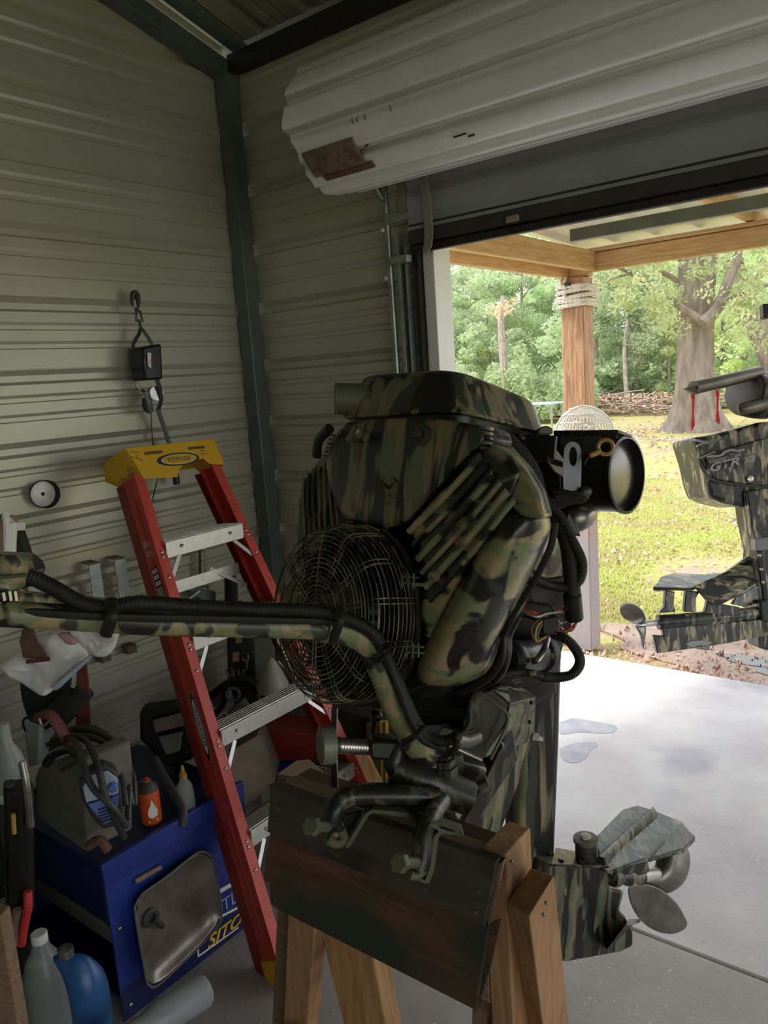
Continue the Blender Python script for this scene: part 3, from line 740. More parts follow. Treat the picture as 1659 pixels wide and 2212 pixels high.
# big lichen-barked tree
bt = thing('oak_tree', TREE, 'thick grey barked tree with flared roots standing on the lawn', 'tree')
vs = []; fs = []; H = [(-.3, .85), (0, .68), (.25, .56), (.6, .49), (1.1, .45), (2, .42), (3.2, .42), (4.5, .44), (5.6, .50), (7.5, .45), (9.5, .38)]
nn = 56
for j, (z, r) in enumerate(H):
    for i in range(nn):
        a = 6.283*i/nn; fl_ = 1+.20*math.exp(-max(z, 0)*1.6)*math.sin(a*6+1)+.05*math.sin(a*9+z)+.03*math.sin(a*17+z*2)
        fx = r*fl_*(1.1 if z < .3 else 1)
        vs.append((TREE.x+fx*math.cos(a)+.02*z, TREE.y+r*fl_*math.sin(a), z-.05))
for j in range(len(H)-1):
    for i in range(nn): fs.append([j*nn+i, j*nn+(i+1) % nn, (j+1)*nn+(i+1) % nn, (j+1)*nn+i])
me = bpy.data.meshes.new('trunk'); me.from_pydata(vs, [], fs); link('trunk', me, M['bark'], bt, sub=1)
def T(px, py, d=18.6): return D(px, py, d)
BR = [([(1512, 690), (1478, 668), (1440, 640), (1400, 618), (1365, 590), (1325, 572), (1300, 560)], .10, 18.4), ([(1515, 665), (1480, 635), (1455, 602), (1425, 585), (1400, 560), (1385, 520)], .09, 18.9),
      ([(1518, 700), (1550, 665), (1572, 610), (1588, 570), (1597, 540), (1610, 470)], .16, 18.3), ([(1552, 655), (1600, 635), (1659, 615), (1700, 600)], .07, 18.0),
      ([(1400, 618), (1380, 600), (1370, 585)], .035, 18.4), ([(1555, 720), (1590, 700), (1620, 670)], .03, 18.3), ([(1365, 590), (1330, 600), (1305, 612)], .03, 18.4),
      ([(1440, 640), (1420, 655), (1390, 660)], .03, 18.4), ([(1600, 635), (1640, 590), (1659, 570)], .04, 18.2), ([(1500, 560), (1470, 500), (1440, 440)], .12, 18.9)]
for pts, r, d in BR:
    tube('branch', [T(x, y, d) for x, y in pts], (lambda t, r=r: r*(1-.6*t)), M['bark'], bt, n=8, seg=20)
cl = []
for i in range(95):
    pts, r, d = rng.choice(BR); k = rng.uniform(.3, 1); j = min(len(pts)-2, int(k*(len(pts)-1))); a, b = pts[j], pts[j+1]
    p = T((a[0]+b[0])/2+rng.uniform(-50, 50), (a[1]+b[1])/2+rng.uniform(-70, 60), d+rng.uniform(-1.2, 1.2)); cl.append((tuple(p), .22+.25*rng.random()))
for i in range(60):
    p = T(rng.uniform(1250, 1750), rng.uniform(380, 560), 18.5+rng.uniform(-2, 2)); cl.append((tuple(p), .35+.4*rng.random()))
me = crown_mesh('leaves', 9500, blobs(cl), rng, .06, M['leafB']); link('leaves', me, None, bt, smooth=False)
lt = thing('leaning_tree', D(1690, 860, 24), 'slimmer tree leaning left behind the thick grey barked one', 'tree')
tube('trunk', [D(1710, 880, 24), D(1655, 740, 24), D(1615, 660, 24), D(1590, 590, 24), D(1560, 480, 24)], (lambda t: .42*(1-.35*t)), M['bark'], lt, n=14, seg=20)
me = crown_mesh('leaves', 3500, blobs([(tuple(D(rng.uniform(1520, 1720), rng.uniform(380, 640), 24+rng.uniform(-1, 1))), .5) for _ in range(26)]), rng, .075, M['leafA']); link('leaves', me, None, lt, smooth=False)
# slim trunks in the woods edge
for i, (px, y0, y1, d, r, lab) in enumerate(((1085, 740, 640, 27, .16, 'short broken dark trunk in the woods left of the post'), (1352, 830, 690, 27, .10, 'slim grey trunk in the woods right of the post'), (1378, 820, 600, 28, .07, 'thin pale sapling trunk between post and thick tree'), (1305, 800, 620, 29, .07, 'thin sapling just right of the post'))):
    t_ = thing('sapling', D(px, y0+60, d), lab, 'tree'); tube('trunk', [D(px+4, y0+60, d), D(px, y0, d), D(px-3, (y0+y1)/2, d), D(px+3, y1, d)], (lambda t, r=r: r*(1-.4*t)), M['trunkbg'], t_, n=8, seg=9)
rb = thing('withered_branch', D(1085, 668, 23.5), 'rusty brown withered branch hanging in the woods left of the post', 'branch')
me = crown_mesh('dead_foliage', 90, blobs([(tuple(D(1085+dx, 662+dy, 24)), .30) for dx, dy in ((-18, 4), (0, 0), (14, 6), (22, -4), (-4, 14))]), rng, .09, leafmat('rust leaves', (.66, .50, .36), (.55, .44, .30))); link('dead_foliage', me, None, rb, smooth=False)
tube('twig', [D(1110, 650, 24), D(1085, 664, 24), D(1086, 760, 24), D(1088, 925, 24)], .03, M['twig'], rb, n=5)

# ================================================================== STEP LADDER (closed, leaning on the left wall)
TH = math.radians(23.2)
LD = V((-math.sin(TH), 0, math.cos(TH)))          # up the rails
LN = V((math.cos(TH), 0, math.sin(TH)))            # towards the room, out of the front face
L0 = V((.406, -.823, 1.205)); LW = .325; SPL = .026
NF = 4.28
def LP(n, side, out=0, back=0):
    """point n step spacings below the first step, on the left (0) or right (1) rail line"""
    y = -SPL*n if side == 0 else LW+SPL*n
    s = -1 if side == 0 else 1
    return L0-LD*(.3048*n)+V((0, y+s*out, 0))-LN*back
ld = thing('step_ladder', (.9, -.75, 0), 'red fibreglass stepladder with yellow cap leaning closed against the corrugated left wall', 'ladder')
def rail(name, side, f0, f1, back0, back1, n0, n1, mt, th=.004, lip=True):
    # C section: front flange, web on the outside, rear flange
    def sec(n):
        q = [LP(n, side, f0, back0), LP(n, side, f1, back0), LP(n, side, f1, back1), LP(n, side, f0+(.0 if lip else 0), back1),
             LP(n, side, f0, back1-th), LP(n, side, f1-th, back1-th), LP(n, side, f1-th, back0+th), LP(n, side, f0, back0+th)]
        return q
    return loft(name, [sec(n0), sec(n1)], mt, ld, smooth=False, bevel=.001)
for sd in (0, 1):
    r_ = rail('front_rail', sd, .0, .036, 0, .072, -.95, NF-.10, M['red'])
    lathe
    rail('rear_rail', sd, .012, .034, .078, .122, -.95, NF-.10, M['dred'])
    # yellow boot
    loft('foot', [[LP(n, sd, -.003, -.003), LP(n, sd, .040, -.003), LP(n, sd, .040, .076), LP(n, sd, -.003, .076)] for n in (NF-.26, NF-.0)], M['yellow'], ld, bevel=.003)
    loft('web_ridge', [[LP(n, sd, .036, .030), LP(n, sd, .0385, .031), LP(n, sd, .0385, .034), LP(n, sd, .036, .035)] for n in (-.7, NF-.5)], M['dred'], ld)
for k in range(4):
    n = k
    # tread: front flange, ribbed top
    def sp(side, dz, back): return LP(n, side, 0, .003)+V((-back, 0, dz))
    stp = loft('step', [[sp(s, 0, .004), sp(s, .052, .004), sp(s, .052, .075), sp(s, .046, .075), sp(s, .046, .009), sp(s, 0, .009)] for s in (0, 1)], M['alu'], ld, smooth=False, bevel=.001)
    for b in range(5):
        loft('tread_rib', [[sp(s, .052, .012+.013*b), sp(s, .0555, .013+.013*b), sp(s, .0555, .017+.013*b), sp(s, .052, .018+.013*b)] for s in (0, 1)], M['bronze'], ld, smooth=False)
    for s in (0, 1):
        sg = 1 if s == 0 else -1
        a = LP(n, s, 0, .006)+V((0, sg*.048, .004)); b = LP(n+.21, s, .004, .006)
        wv_ = (b-a).normalized().cross(LN)*.014
        slab('brace', [a-wv_/2, a+wv_/2, b+wv_/2, b-wv_/2], -LN*.003, M['alu'], ld, bevel=.0008)
        for dn, o in ((-.085, .014), (-.035, .014), (.19, .014)):
            lathe('rivet', LP(n+dn, s, o+.004, 0), LN, [(0, .0062), (.002, .0058), (.004, .003)], M['chrome'], ld, n=10)
        lathe('rivet', LP(n, s, -.06, .004)+V((0, 0, .03)), LN, [(0, .006), (.002, .0055), (.003, .003)], M['bronze'], ld, n=10)
# rear spreader seen behind the top step, with its own braces
loft('rear_brace', [[LP(.28, s, 0, b)+V((0, 0, z)) for b, z in ((.10, -.02), (.10, .022), (.125, .022), (.125, .0))] for s in (0, 1)], M['alu'], ld, smooth=False, bevel=.001)
a = LP(.18, 1, -.12, .098); b = LP(.50, 1, .0, .098); wv_ = (b-a).normalized().cross(LN)*.016
slab('brace', [a-wv_/2, a+wv_/2, b+wv_/2, b-wv_/2], -LN*.003, M['alu'], ld)
# spreader bar folded between the rails
tube('spreader', [LP(.95, 1, -.02, .05), LP(1.9, 1, -.012, .05)], .006, M['alu'], ld, n=6, sm=False, flat=.4)
tube('spreader', [LP(1.45, 1, -.04, .07), LP(1.95, 1, .0, .04)], .006, M['alu'], ld, n=6, sm=False, flat=.4)
# cap
CO = L0+LN*.004
def CP(px, py, back=0): return PL(px, py, CO, LN)-LN*back
fc = [CP(270, 968), CP(463, 948), CP(486, 1004), CP(452, 1001), CP(440, 990), CP(415, 994), CP(398, 1000), CP(388, 1014), CP(384, 1030), CP(311, 1034)]
slab('cap_front', fc, -LN*.004, M['yellow'], ld, bevel=.0015)
up0, up1, dn0 = CP(270, 968), CP(463, 948), CP(311, 1034)
BK = .155
slab('cap_top', [up0, up1, up1-LN*(BK-.02)+LD*.006, up0-LN*(BK-.02)+LD*.006], -LD*.004, M['yellow'], ld, bevel=.002)
so_ = V((0, -.006, 0))
slab('cap_side', [up0, dn0, dn0-LN*.062-LD*.004, dn0-LN*.066+LD*.022, dn0-LN*.124+LD*.022, dn0-LN*.128+LD*.012, up0-LN*(BK+.0)-LD*.055+V((0, -.012, 0)), up0-LN*(BK-.02)+LD*.004], V((0, .004, 0)), M['yellow'], ld, bevel=.0015)
uu = CP(486, 1004)
slab('cap_side', [up1, uu, uu-LN*.07, uu-LN*.13+LD*.01, up1-LN*BK-LD*.05, up1-LN*(BK-.02)], V((0, -.004, 0)), M['yellow'], ld, bevel=.0015)
slab('cap_back', [up0-LN*BK, up1-LN*BK, up1-LN*BK-LD*.05, up0-LN*BK-LD*.05], LN*.004, M['yellow'], ld, bevel=.001)
for bx, dz in ((.028, .030), (.046, .034), (.034, .010), (.055, .012), (.10, .014)):
    pt = dn0+(up0-dn0)*(.25+dz*6)-LN*bx; lathe('rivet', pt+V((0, -.001, 0)), (0, -1, 0), [(0, .0058), (.0015, .0052), (.002, .003)], M['bronze'], ld, n=10)
RY = V((0, 1, 0)); RYn = (CP(440, 985)-CP(330, 993)).normalized()
slab('cap_slot', [CP(311, 980), CP(313, 976), CP(349, 973), CP(352, 976), CP(349, 979), CP(314, 983)], LN*.0008, M['brick'], ld, bevel=0)
slab('cap_slot', [CP(405, 969), CP(407, 965.5), CP(440, 963), CP(443, 966), CP(440, 969), CP(408, 972)], LN*.0008, M['brick'], ld, bevel=0)
def ell(name, cx, cy, ax, ay, mt, e, rot=0, o=None, n=None, par=None, nn=36):
    o = o or CO; n = n or LN; q = []
    for i in range(nn):
        a = 6.28318*i/nn; x, y = ax*math.cos(a), ay*math.sin(a)
        q.append(PL(cx+x*math.cos(rot)-y*math.sin(rot), cy+x*math.sin(rot)+y*math.cos(rot), o, n)+n*e)
    return slab(name, q, n*.0003, mt, par or ld, bevel=0, smooth=False)
ell('logo_oval', 384, 992, 46, 14, M['navy'], .0006, -.085)
ell('logo_oval', 386, 992, 38, 11, M['wht'], .0011, -.085)
ell('logo_oval', 386, 992, 36.5, 10, M['yellow'], .0016, -.085)
text('logo_text', 'WERNER', CP(386, 992), RYn, LD, .0165, M['navy'], ld, ext=.0024, off=.0, w=.098)
text('rating_text', '300lb', CP(437, 974), RYn, LD, .006, M['navy'], ld, ext=.001, w=.014)
slab('rating_mark', [CP(431, 981), CP(445, 980), CP(445, 979), CP(431, 980)], LN*.0006, M['navy'], ld, bevel=0)
for a, b in (((280, 975), (300, 978)), ((282, 986), (310, 995)), ((294, 982), (297, 992))):
    tube('scratch', [CP(*a)+LN*.001, CP(*b)+LN*.001], .0008, M['dgrey'], ld, n=4, sm=False)
# print on the left rail web and the step
WU = (LP(0, 0)-LP(1, 0)).normalized(); WR = LN; WN = WR.cross(WU).normalized()
WN = WN if WN.y < 0 else -WN
def WP(n, back): return LP(n, 0, .0372, back)
text('weight_text', '300lb', WP(-.22, .040), WR, WU, .020, M['wht'], ld, ext=.0008, w=.036)
text('weight_text', '136kg', WP(-.12, .040), WR, WU, .020, M['wht'], ld, ext=.0008, w=.036)
def wpatch(name, n0, n1, b0, b1, mt, e=.0005):
    q = [WP(n0, b0), WP(n0, b1), WP(n1, b1), WP(n1, b0)]; return slab(name, [p+WN*e for p in q], WN*.0002, mt, ld, bevel=0, smooth=False)
wpatch('safety_label', .03, .60, .020, .054, M['blk'])
for n0, n1 in ((.055, .095), (.12, .16), (.185, .225)): wpatch('label_panel', n0, n1, .023, .051, M['wht'], .0009)
wpatch('label_panel', .25, .55, .023, .051, M['galv'], .0009)
for i, (t, n_) in enumerate((('DANGER', .075), ('WARNING', .14), ('CAUTION', .205))):
    text('label_text', t, WP(n_, .037), WR, WU, .0045, M['blk'], ld, ext=.0014, w=.024)
# oval with the maker's name running down the web
oc = WP(1.72, .036)
def woval(ra, rb, mt, e): return slab('logo_oval', [oc+WU*ra*math.cos(6.283*i/36)+LN*rb*math.sin(6.283*i/36)+WN*e for i in range(36)], WN*.0002, mt, ld, bevel=0, smooth=False)
woval(.112, .019, M['wht'], .0005); woval(.110, .0175, M['blk'], .0009); woval(.086, .013, M['wht'], .0013); woval(.084, .012, M['blk'], .0016) if False else None
text('logo_text', 'WERNER', oc, -WU, LN, .0145, M['blk'], ld, ext=.0024, w=.128)
# sticker on the top step
def SP(px, py): return PL(px, py, LP(0, 0, 0, .004), LN)
slab('step_sticker', [SP(395, 1163), SP(484, 1148), SP(486, 1160), SP(399, 1178)], LN*.0004, M['steel'], ld, bevel=0)
slab('sticker_panel', [SP(397, 1164), SP(414, 1161), SP(417, 1174), SP(401, 1176)], LN*.0008, M['redp'], ld, bevel=0)
slab('sticker_panel', [SP(448, 1156), SP(459, 1154), SP(461, 1165), SP(450, 1167)], LN*.0008, M['wht'], ld, bevel=0)
sr = (SP(484, 1154)-SP(397, 1169)).normalized()
for x, y, s_, w_ in ((431, 1162, 'SAFETY FIRST', .036), (432, 1167, 'DO NOT STAND', .036), (472, 1156, 'ALWAYS', .02)):
    text('sticker_text', s_, SP(x, y), sr, LD, .0035, M['wht'], ld, ext=.0012, w=w_)

# ================================================================== THINGS ON THE LEFT WALL
WX = .03
def W(px, py, x=WX): return ON('x', x, px, py)
ca = thing('cable_puller', W(310, 800), 'black hand cable puller with steel hook hanging on the corrugated wall above the ladder', 'hand winch')
tube('hook', [W(290, 662, .04), W(286, 648, .045), W(288, 634, .05), W(296, 636, .05), W(298, 655, .05), W(294, 672, .05)], (lambda t: .006+.004*math.sin(3.14*t)), M['dgrey'], ca, n=8)
tube('hook_latch', [W(289, 648, .055), W(292, 665, .055)], .006, M['chrome'], ca, n=6, sm=False)
tube('shackle', [W(295, 672, .05), W(294, 694, .055), W(308, 694, .055), W(302, 672, .05), W(295, 672, .05)], .0045, M['bronze'], ca, n=6, sm=False)
tube('swivel', [W(300, 690, .05), W(305, 712, .05)], .005, M['dgrey'], ca, n=6, sm=False)
tube('yoke', [W(304, 708, .055), W(300, 722, .05), W(290, 738, .045), W(287, 752, .045)], .007, M['dgrey'], ca, n=6, flat=.5)
tube('yoke', [W(304, 708, .055), W(315, 722, .08), W(326, 740, .10), W(330, 752, .10)], .009, M['steel'], ca, n=6, flat=.5)
slab('ratchet_housing', [W(276, 754, .03), W(318, 746, .03), W(322, 822, .03), W(283, 824, .03)], (.085, -.0, 0), M['blackm'], ca, bevel=.008)
sk = slab('sticker', [W(317.5, 762, .118), W(326, 762, .118), W(326, 797, .118), W(319, 790, .118)], (.0015, 0, 0), M['wht'], ca, bevel=0)
text('sticker_text', 'HT', W(326, 781, .121), (0, 1, 0), (0, 0, 1), .013, M['redp'], ca, w=.012)
tube('yoke', [W(296, 824, .05), W(297, 836, .05), W(315, 850, .05), W(318, 868, .05)], .006, M['bronze'], ca, n=6, flat=.5)
tube('yoke', [W(336, 812, .10), W(344, 835, .10), W(348, 862, .09), W(343, 884, .07)], .010, M['dgrey'], ca, n=6, flat=.5)
lathe('ratchet_wheel', W(331, 850, .06), (.9, -.2, 0), [(0, .026), (.03, .026)], M['chrome'], ca, n=14)
tube('pawl_arm', [W(316, 845, .09), W(322, 868, .09), W(326, 890, .08)], .013, M['steel'], ca, n=8, flat=.5)
tube('pawl_arm', [W(312, 860, .05), W(314, 882, .05), W(326, 890, .06)], .009, M['dgrey'], ca, n=8)
tube('lever', [W(340, 880, .07), W(355, 925, .06), W(372, 975, .055)], .010, M['steel'], ca, n=6, sm=False, flat=.55)
tube('grip', [W(372, 975, .055), W(382, 1046, .055)], .0125, M['black'], ca, n=12, sm=False)
tube('wire_rope', [W(326, 890, .05), W(328, 930, .045), W(333, 990, .045), W(340, 1030, .045), W(334, 1060, .045), W(328, 1085, .045)], .0022, M['dgrey'], ca, n=6)
pk = thing('round_magnet', W(95, 1065), 'round steel faced magnet with black rim stuck on the corrugated wall left of the ladder', 'magnet')
lathe('rim', W(92, 1067, .0), (1, 0, 0), [(0, .046), (.028, .046), (.030, .043)], M['black'], pk, n=36)
lathe('face', W(92, 1067, .028), (1, 0, 0), [(0, .041), (.004, .041), (.005, .038)], M['alu'], pk, n=36)
lathe('centre_hole', W(92, 1067, .032), (1, 0, 0), [(0, .006), (.003, .006)], M['blk'], pk, n=10)
# flat steel hangers
for i, (p, lab) in enumerate((([(190, 1222), (215, 1216), (220, 1300), (195, 1300)], 'left one of two flat steel plates hooked over the wall rib'), ([(246, 1210), (270, 1206), (273, 1300), (250, 1300)], 'right one of two flat steel plates hooked over the wall rib'))):
    c = W(*p[0], .05); t_ = thing('wall_plate', W(p[0][0]+12, 1260, .02), lab, 'bracket', 'flat plates on the left wall')
    q = [W(x, y, .055) for x, y in p]
    q[2] = V((q[2].x, q[1].y, q[2].z-.10)); q[3] = V((q[3].x, q[0].y, q[3].z-.10))
    slab('plate', q, (.004, 0, 0), M['galv'], t_, bevel=.001)
    slab('hook_lip', [q[0], q[1], q[1]+V((-.055, -.0, .004)), q[0]+V((-.055, -.0, .004))], (0, 0, .004), M['card'], t_, bevel=.001)
for x, y, lab in ((278, 1400, 'small square grey wooden block fixed on the wall below the flat plates'), (222, 1418, 'small dark block fixed on the wall behind the white bag')):
    t_ = thing('wall_block', W(x, y, .01), lab, 'block'); c = W(x, y, .02)
    box('block', (.001, c.y-.018, c.z-.016), (.045, c.y+.018, c.z+.016), M['dcard'], t_, bevel=.002)
# clamp on a rod
gc = thing('bar_clamp', W(440, 1280, .02), 'steel clamp with a thin upright rod hanging on the wall behind the ladder', 'clamp')
tube('rod', [W(443, 1170, .05), W(444, 1262, .05)], .0035, M['chrome'], gc, n=8, sm=False)
tube('rod', [W(432, 1175, .04), W(432, 1262, .04)], .005, M['dgrey'], gc, n=8, sm=False)
tube('cross_pin', [W(424, 1264, .06), W(450, 1268, .06)], .004, M['chrome'], gc, n=8, sm=False)
tube('cross_pin', [W(450, 1258, .06), W(450, 1275, .06)], .004, M['chrome'], gc, n=8, sm=False)
slab('jaw', [W(380, 1258, .05), W(434, 1272, .05), W(455, 1275, .05), W(457, 1300, .05), W(440, 1305, .05), W(400, 1275, .05)], (.03, 0, 0), M['steel'], gc, bevel=.003)
tube('arm', [W(396, 1304, .09), W(430, 1277, .09)], .008, M['galv'], gc, n=8, sm=False)
# black work glove
gl = thing('work_glove', W(500, 1270, .02), 'limp black work glove hanging on the wall behind the ladder right rail', 'glove')
loft('palm', [[D(474+a, 1212+b, 3.0), D(500+a, 1222+b, 2.97), D(520, 1240+b, 3.0), D(500, 1240+b, 3.04)] for a, b in ((0, 0), (3, 40), (2, 80), (8, 112))], M['dshade'], gl, sub=2)
for i, (x, y) in enumerate(((478, 1335), (492, 1350), (508, 1352), (522, 1340))):
    tube('finger', [D(482+i*10, 1300, 3.0), D(x+2, 1325, 3.0), D(x, y, 3.0)], .016, M['dshade'], gl, n=8)
# black strap with buckles below
sb = thing('ratchet_strap', W(512, 1400, .02), 'black strap webbing with steel buckles hanging in the corner behind the ladder', 'strap')
slab('webbing', [D(488, 1330, 3.02), D(545, 1330, 3.02), D(550, 1470, 3.05), D(556, 1530, 3.05), D(510, 1535, 3.05), D(492, 1470, 3.05)], CF*.04, M['dshade'], sb, bevel=.01)
for x, y in ((515, 1380), (509, 1420), (527, 1368)):
    slab('label', [D(x-7, y-10, 2.99), D(x+7, y-12, 2.99), D(x+7, y+9, 2.99), D(x-7, y+10, 2.99)], CF*.004, M['card'], sb)
for x, y, a in ((496, 1455, 12), (510, 1458, 12), (520, 1455, 9)):
    tube('buckle', [D(x-5, y-a, 2.98), D(x-6, y, 2.98), D(x, y+6, 2.98), D(x+6, y, 2.98), D(x+5, y-a, 2.98)], .004, M['chrome'], sb, n=6)
tube('hook', [D(524, 1422, 2.98), D(534, 1432, 2.98), D(530, 1448, 2.98), D(536, 1420, 2.97), D(534, 1412, 2.98)], .0035, M['bronze'], sb, n=6)
# lamp shade / funnel in the corner
lb = thing('funnel', D(598, 1460, 2.85), 'cream plastic funnel shape standing upside down behind the ladder right rail', 'funnel')
lathe('cone', D(592, 1494, 3.0), (0, 0, 1), [(0, .058), (.008, .064), (.03, .060), (.07, .045), (.11, .026), (.14, .010)], M['bulb'], lb, n=28, sub=1)
lathe('base', D(594, 1512, 3.0), (0, 0, 1), [(0, .05), (.03, .05)], M['black'], lb, n=20)
# flat board leaning in the corner behind
bd = thing('leaning_board', D(560, 1450, 3.12), 'narrow speckled grey board leaning in the corner beside the strap', 'board')
slab('board', [D(545, 1350, 3.15), D(590, 1350, 3.15), D(604, 1760, 3.2), D(566, 1760, 3.2)], CF*.02, M['siding2'], bd)
# hand saw like tool pile behind step
ps = thing('pipe_wrench', D(500, 1510, 2.9), 'dark greasy hand tools piled behind the ladder step', 'tool')
tube('handle', [D(450, 1508, 2.9), D(490, 1478, 2.9), D(530, 1466, 2.9), D(555, 1480, 2.9)], .016, M['blackm'], ps, n=8)
tube('handle', [D(490, 1480, 2.88), D(482, 1520, 2.88), D(462, 1545, 2.88)], .012, M['blackm'], ps, n=8)
ringo('ring', D(503, 1500, 2.87), CF, .024, .006, M['steel'], ps, n=20)
slab('bracket', [D(490, 1540, 2.85), D(522, 1512, 2.85), D(560, 1560, 2.85), D(520, 1580, 2.85)], CF*.06, M['greyw'], ps, bevel=.006)
slab('plate', [D(452, 1494, 2.95), D(484, 1496, 2.95), D(476, 1530, 2.95), D(462, 1526, 2.95)], CF*.02, M['brick'], ps)
tube('handle', [D(474, 1560, 2.86), D(486, 1546, 2.86)], .010, M['chrome'], ps, n=8, sm=False)

# ================================================================== LEFT CLUTTER
bgp = thing('plastic_bag', D(110, 1420, 2.15), 'crumpled white plastic bag with faint pink and blue print at the far left', 'bag')
def bag(name, outline, d, th, mt, seed):
    rg = random.Random(seed); n = 60; P = spline([D(x, y, d) for x, y in outline]+[D(*outline[0], d)], n)[:-1]
    c = sum(P, V())/len(P); rings = []
    for s, k in ((1, 0), (.92, .5), (.82, .75), (.72, .85), (.6, .95), (.48, 1), (.34, 1), (.2, 1.0), (.06, 1)):
        rings.append([c+(p-c)*s-CF*(th*(k*.8+.9*noise.noise(((c+(p-c)*s)*14+V((seed*3., 0, 0))))+.5*abs(noise.noise((c+(p-c)*s)*34)))) for i, p in enumerate(P)])
    back = [[c+(p-c)*s+CF*th*.5*k for p in P] for s, k in ((.2, 1), (.8, .7))]
    return loft(name, back+rings, mt, bgp, sub=1)
m_, nt_, b_2 = nodes('thin white plastic'); setp(b_2, color=(.72, .73, .72), rough=.3); b_2.inputs['Subsurface Weight'].default_value = .2; M['bag'] = m_
bag('bag_body', [(5, 1432), (40, 1398), (95, 1365), (150, 1360), (192, 1412), (180, 1432), (120, 1490), (92, 1506), (62, 1490), (25, 1452)], 2.15, .045, M['bag'], 1)
bag('bag_flap', [(150, 1350), (200, 1340), (262, 1350), (255, 1385), (238, 1415), (215, 1420), (190, 1408), (160, 1375)], 2.12, .03, M['bag'], 4)
bag('bag_top', [(52, 1180), (75, 1235), (110, 1275), (115, 1300), (80, 1310), (55, 1260)], 2.2, .02, M['bag'], 6)
ps_ = [D(x, y, 2.075) for x, y in ((118, 1370), (140, 1366), (165, 1384), (158, 1396), (140, 1392))]
slab('pink_print', ps_, CF*.03, mat('pink film', (.50, .30, .32), .4), bgp, bevel=.01)
ps_ = [D(x, y, 2.10) for x, y in ((110, 1484), (190, 1416), (192, 1424), (118, 1494))]
slab('blue_print', ps_, CF*.03, mat('blue film', (.40, .47, .58), .4), bgp, bevel=.005)
br = thing('brush', D(75, 1400, 1.9), 'dark brown paint brush hanging in front of the white bag', 'brush')
loft('bristles', [[D(x+dx, y, 2.06+z) for dx, z in ((-w_, 0), (w_, 0), (w_, .03), (-w_, .03))] for x, y, w_ in ((62, 1358, 12), (62, 1385, 20), (70, 1400, 24), (78, 1422, 28))], M['brick'], br, bevel=.004)
loft('ferrule', [[D(x+dx, y+dx*-.12, 2.06+z) for dx, z in ((-w_, -.004), (w_, -.004), (w_, .034), (-w_, .034))] for x, y, w_ in ((82, 1422, 26), (83, 1431, 27))], M['leather'], br, bevel=.002)
tube('handle', [D(60, 1300, 2.08), D(62, 1358, 2.08)], .011, M['brick'], br, n=8, sm=False)
st = thing('leather_strap', D(180, 1500, 2.3), 'red brown leather strap hanging below the white bag', 'strap')
slab('strap', [D(168, 1420, 2.32), D(186, 1424, 2.32), D(194, 1500, 2.32), D(197, 1600, 2.32), D(164, 1600, 2.32), D(162, 1500, 2.32)], CF*.006, M['leather'], st, bevel=.002)
sg = thing('leather_sheath', D(115, 1560, 2.2), 'dark red leather sheath with a buckle lying over the welder cables', 'sheath')
tube('sheath', [D(80, 1550, 2.1), D(105, 1545, 2.1), D(125, 1565, 2.1), D(150, 1610, 2.1)], .022, M['leather'], sg, n=10, flat=.5)
tube('buckle', [D(84, 1552, 2.07), D(92, 1568, 2.07), D(110, 1556, 2.07)], .004, M['bronze'], sg, n=6)
jk = thing('dark_jacket', D(110, 1500, 2.35), 'dark charcoal cloth jacket hanging behind the white bag', 'jacket')
loft('cloth', [[D(20+a, y, 2.42), D(100, y+4, 2.34), D(188-b, y, 2.4), D(100, y, 2.5)] for a, b, y in ((0, 0, 1420), (-10, 4, 1480), (10, 30, 1540), (40, 70, 1570))], M['dshade'], jk, sub=2)
for i, pts in enumerate(([(120, 1560), (150, 1530), (185, 1490)], [(60, 1570), (110, 1545), (160, 1500)])): tube('sleeve', [D(x, y, 2.33) for x, y in pts], .03, M['dshade'], jk, n=10)
# cardboard package with dark edge at the far left
cb = thing('white_carton', D(15, 1180, 2.1), 'torn white and tan carton standing at the far left edge above the handle bar', 'box')
slab('carton', [D(-40, 1110, 2.1), D(3, 1115, 2.1), D(7, 1230, 2.1), D(-40, 1230, 2.1)], CF*.1, M['card'], cb, bevel=.003)
slab('white_side', [D(4, 1120, 2.1), D(14, 1130, 2.1), D(34, 1128, 2.12), D(30, 1240, 2.12), D(8, 1240, 2.1)], CF*.06, M['wht'], cb, bevel=.003)
slab('torn_edge', [D(2, 1108, 2.09), D(7, 1104, 2.09), D(14, 1122, 2.09), D(8, 1135, 2.09), D(3, 1125, 2.09)], CF*.03, M['wht'], cb)
slab('dark_side', [D(35, 1140, 2.13), D(52, 1190, 2.13), D(52, 1240, 2.13), D(31, 1240, 2.13)], CF*.05, M['dshade'], cb, bevel=.003)
pc = thing('yellow_pencil', D(54, 1270, 1.6), 'yellow ochre stick sticking out behind the throttle box', 'stick')
tube('stick', [D(46, 1250, 1.02), D(62, 1290, 1.02), D(75, 1330, 1.0)], .003, M['gold'], pc, n=6)

# cabinet / welder cart
CX, CYL, CYR, CZ = .62, -1.302, -.80, .478
cbn = thing('tool_cart', (.36, -1.0, 0), 'blue steel cart with open lower shelf standing under the welder', 'cart')
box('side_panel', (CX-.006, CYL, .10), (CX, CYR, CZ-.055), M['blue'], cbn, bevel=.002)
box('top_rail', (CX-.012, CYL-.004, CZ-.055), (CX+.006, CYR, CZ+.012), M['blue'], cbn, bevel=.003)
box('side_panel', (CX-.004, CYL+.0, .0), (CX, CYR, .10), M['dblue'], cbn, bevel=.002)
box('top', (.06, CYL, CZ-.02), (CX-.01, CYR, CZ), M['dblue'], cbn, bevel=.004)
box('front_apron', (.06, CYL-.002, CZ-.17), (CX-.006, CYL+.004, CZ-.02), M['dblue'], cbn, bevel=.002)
box('back_panel', (.05, CYL, .02), (.056, CYR, CZ-.02), M['dblue'], cbn)
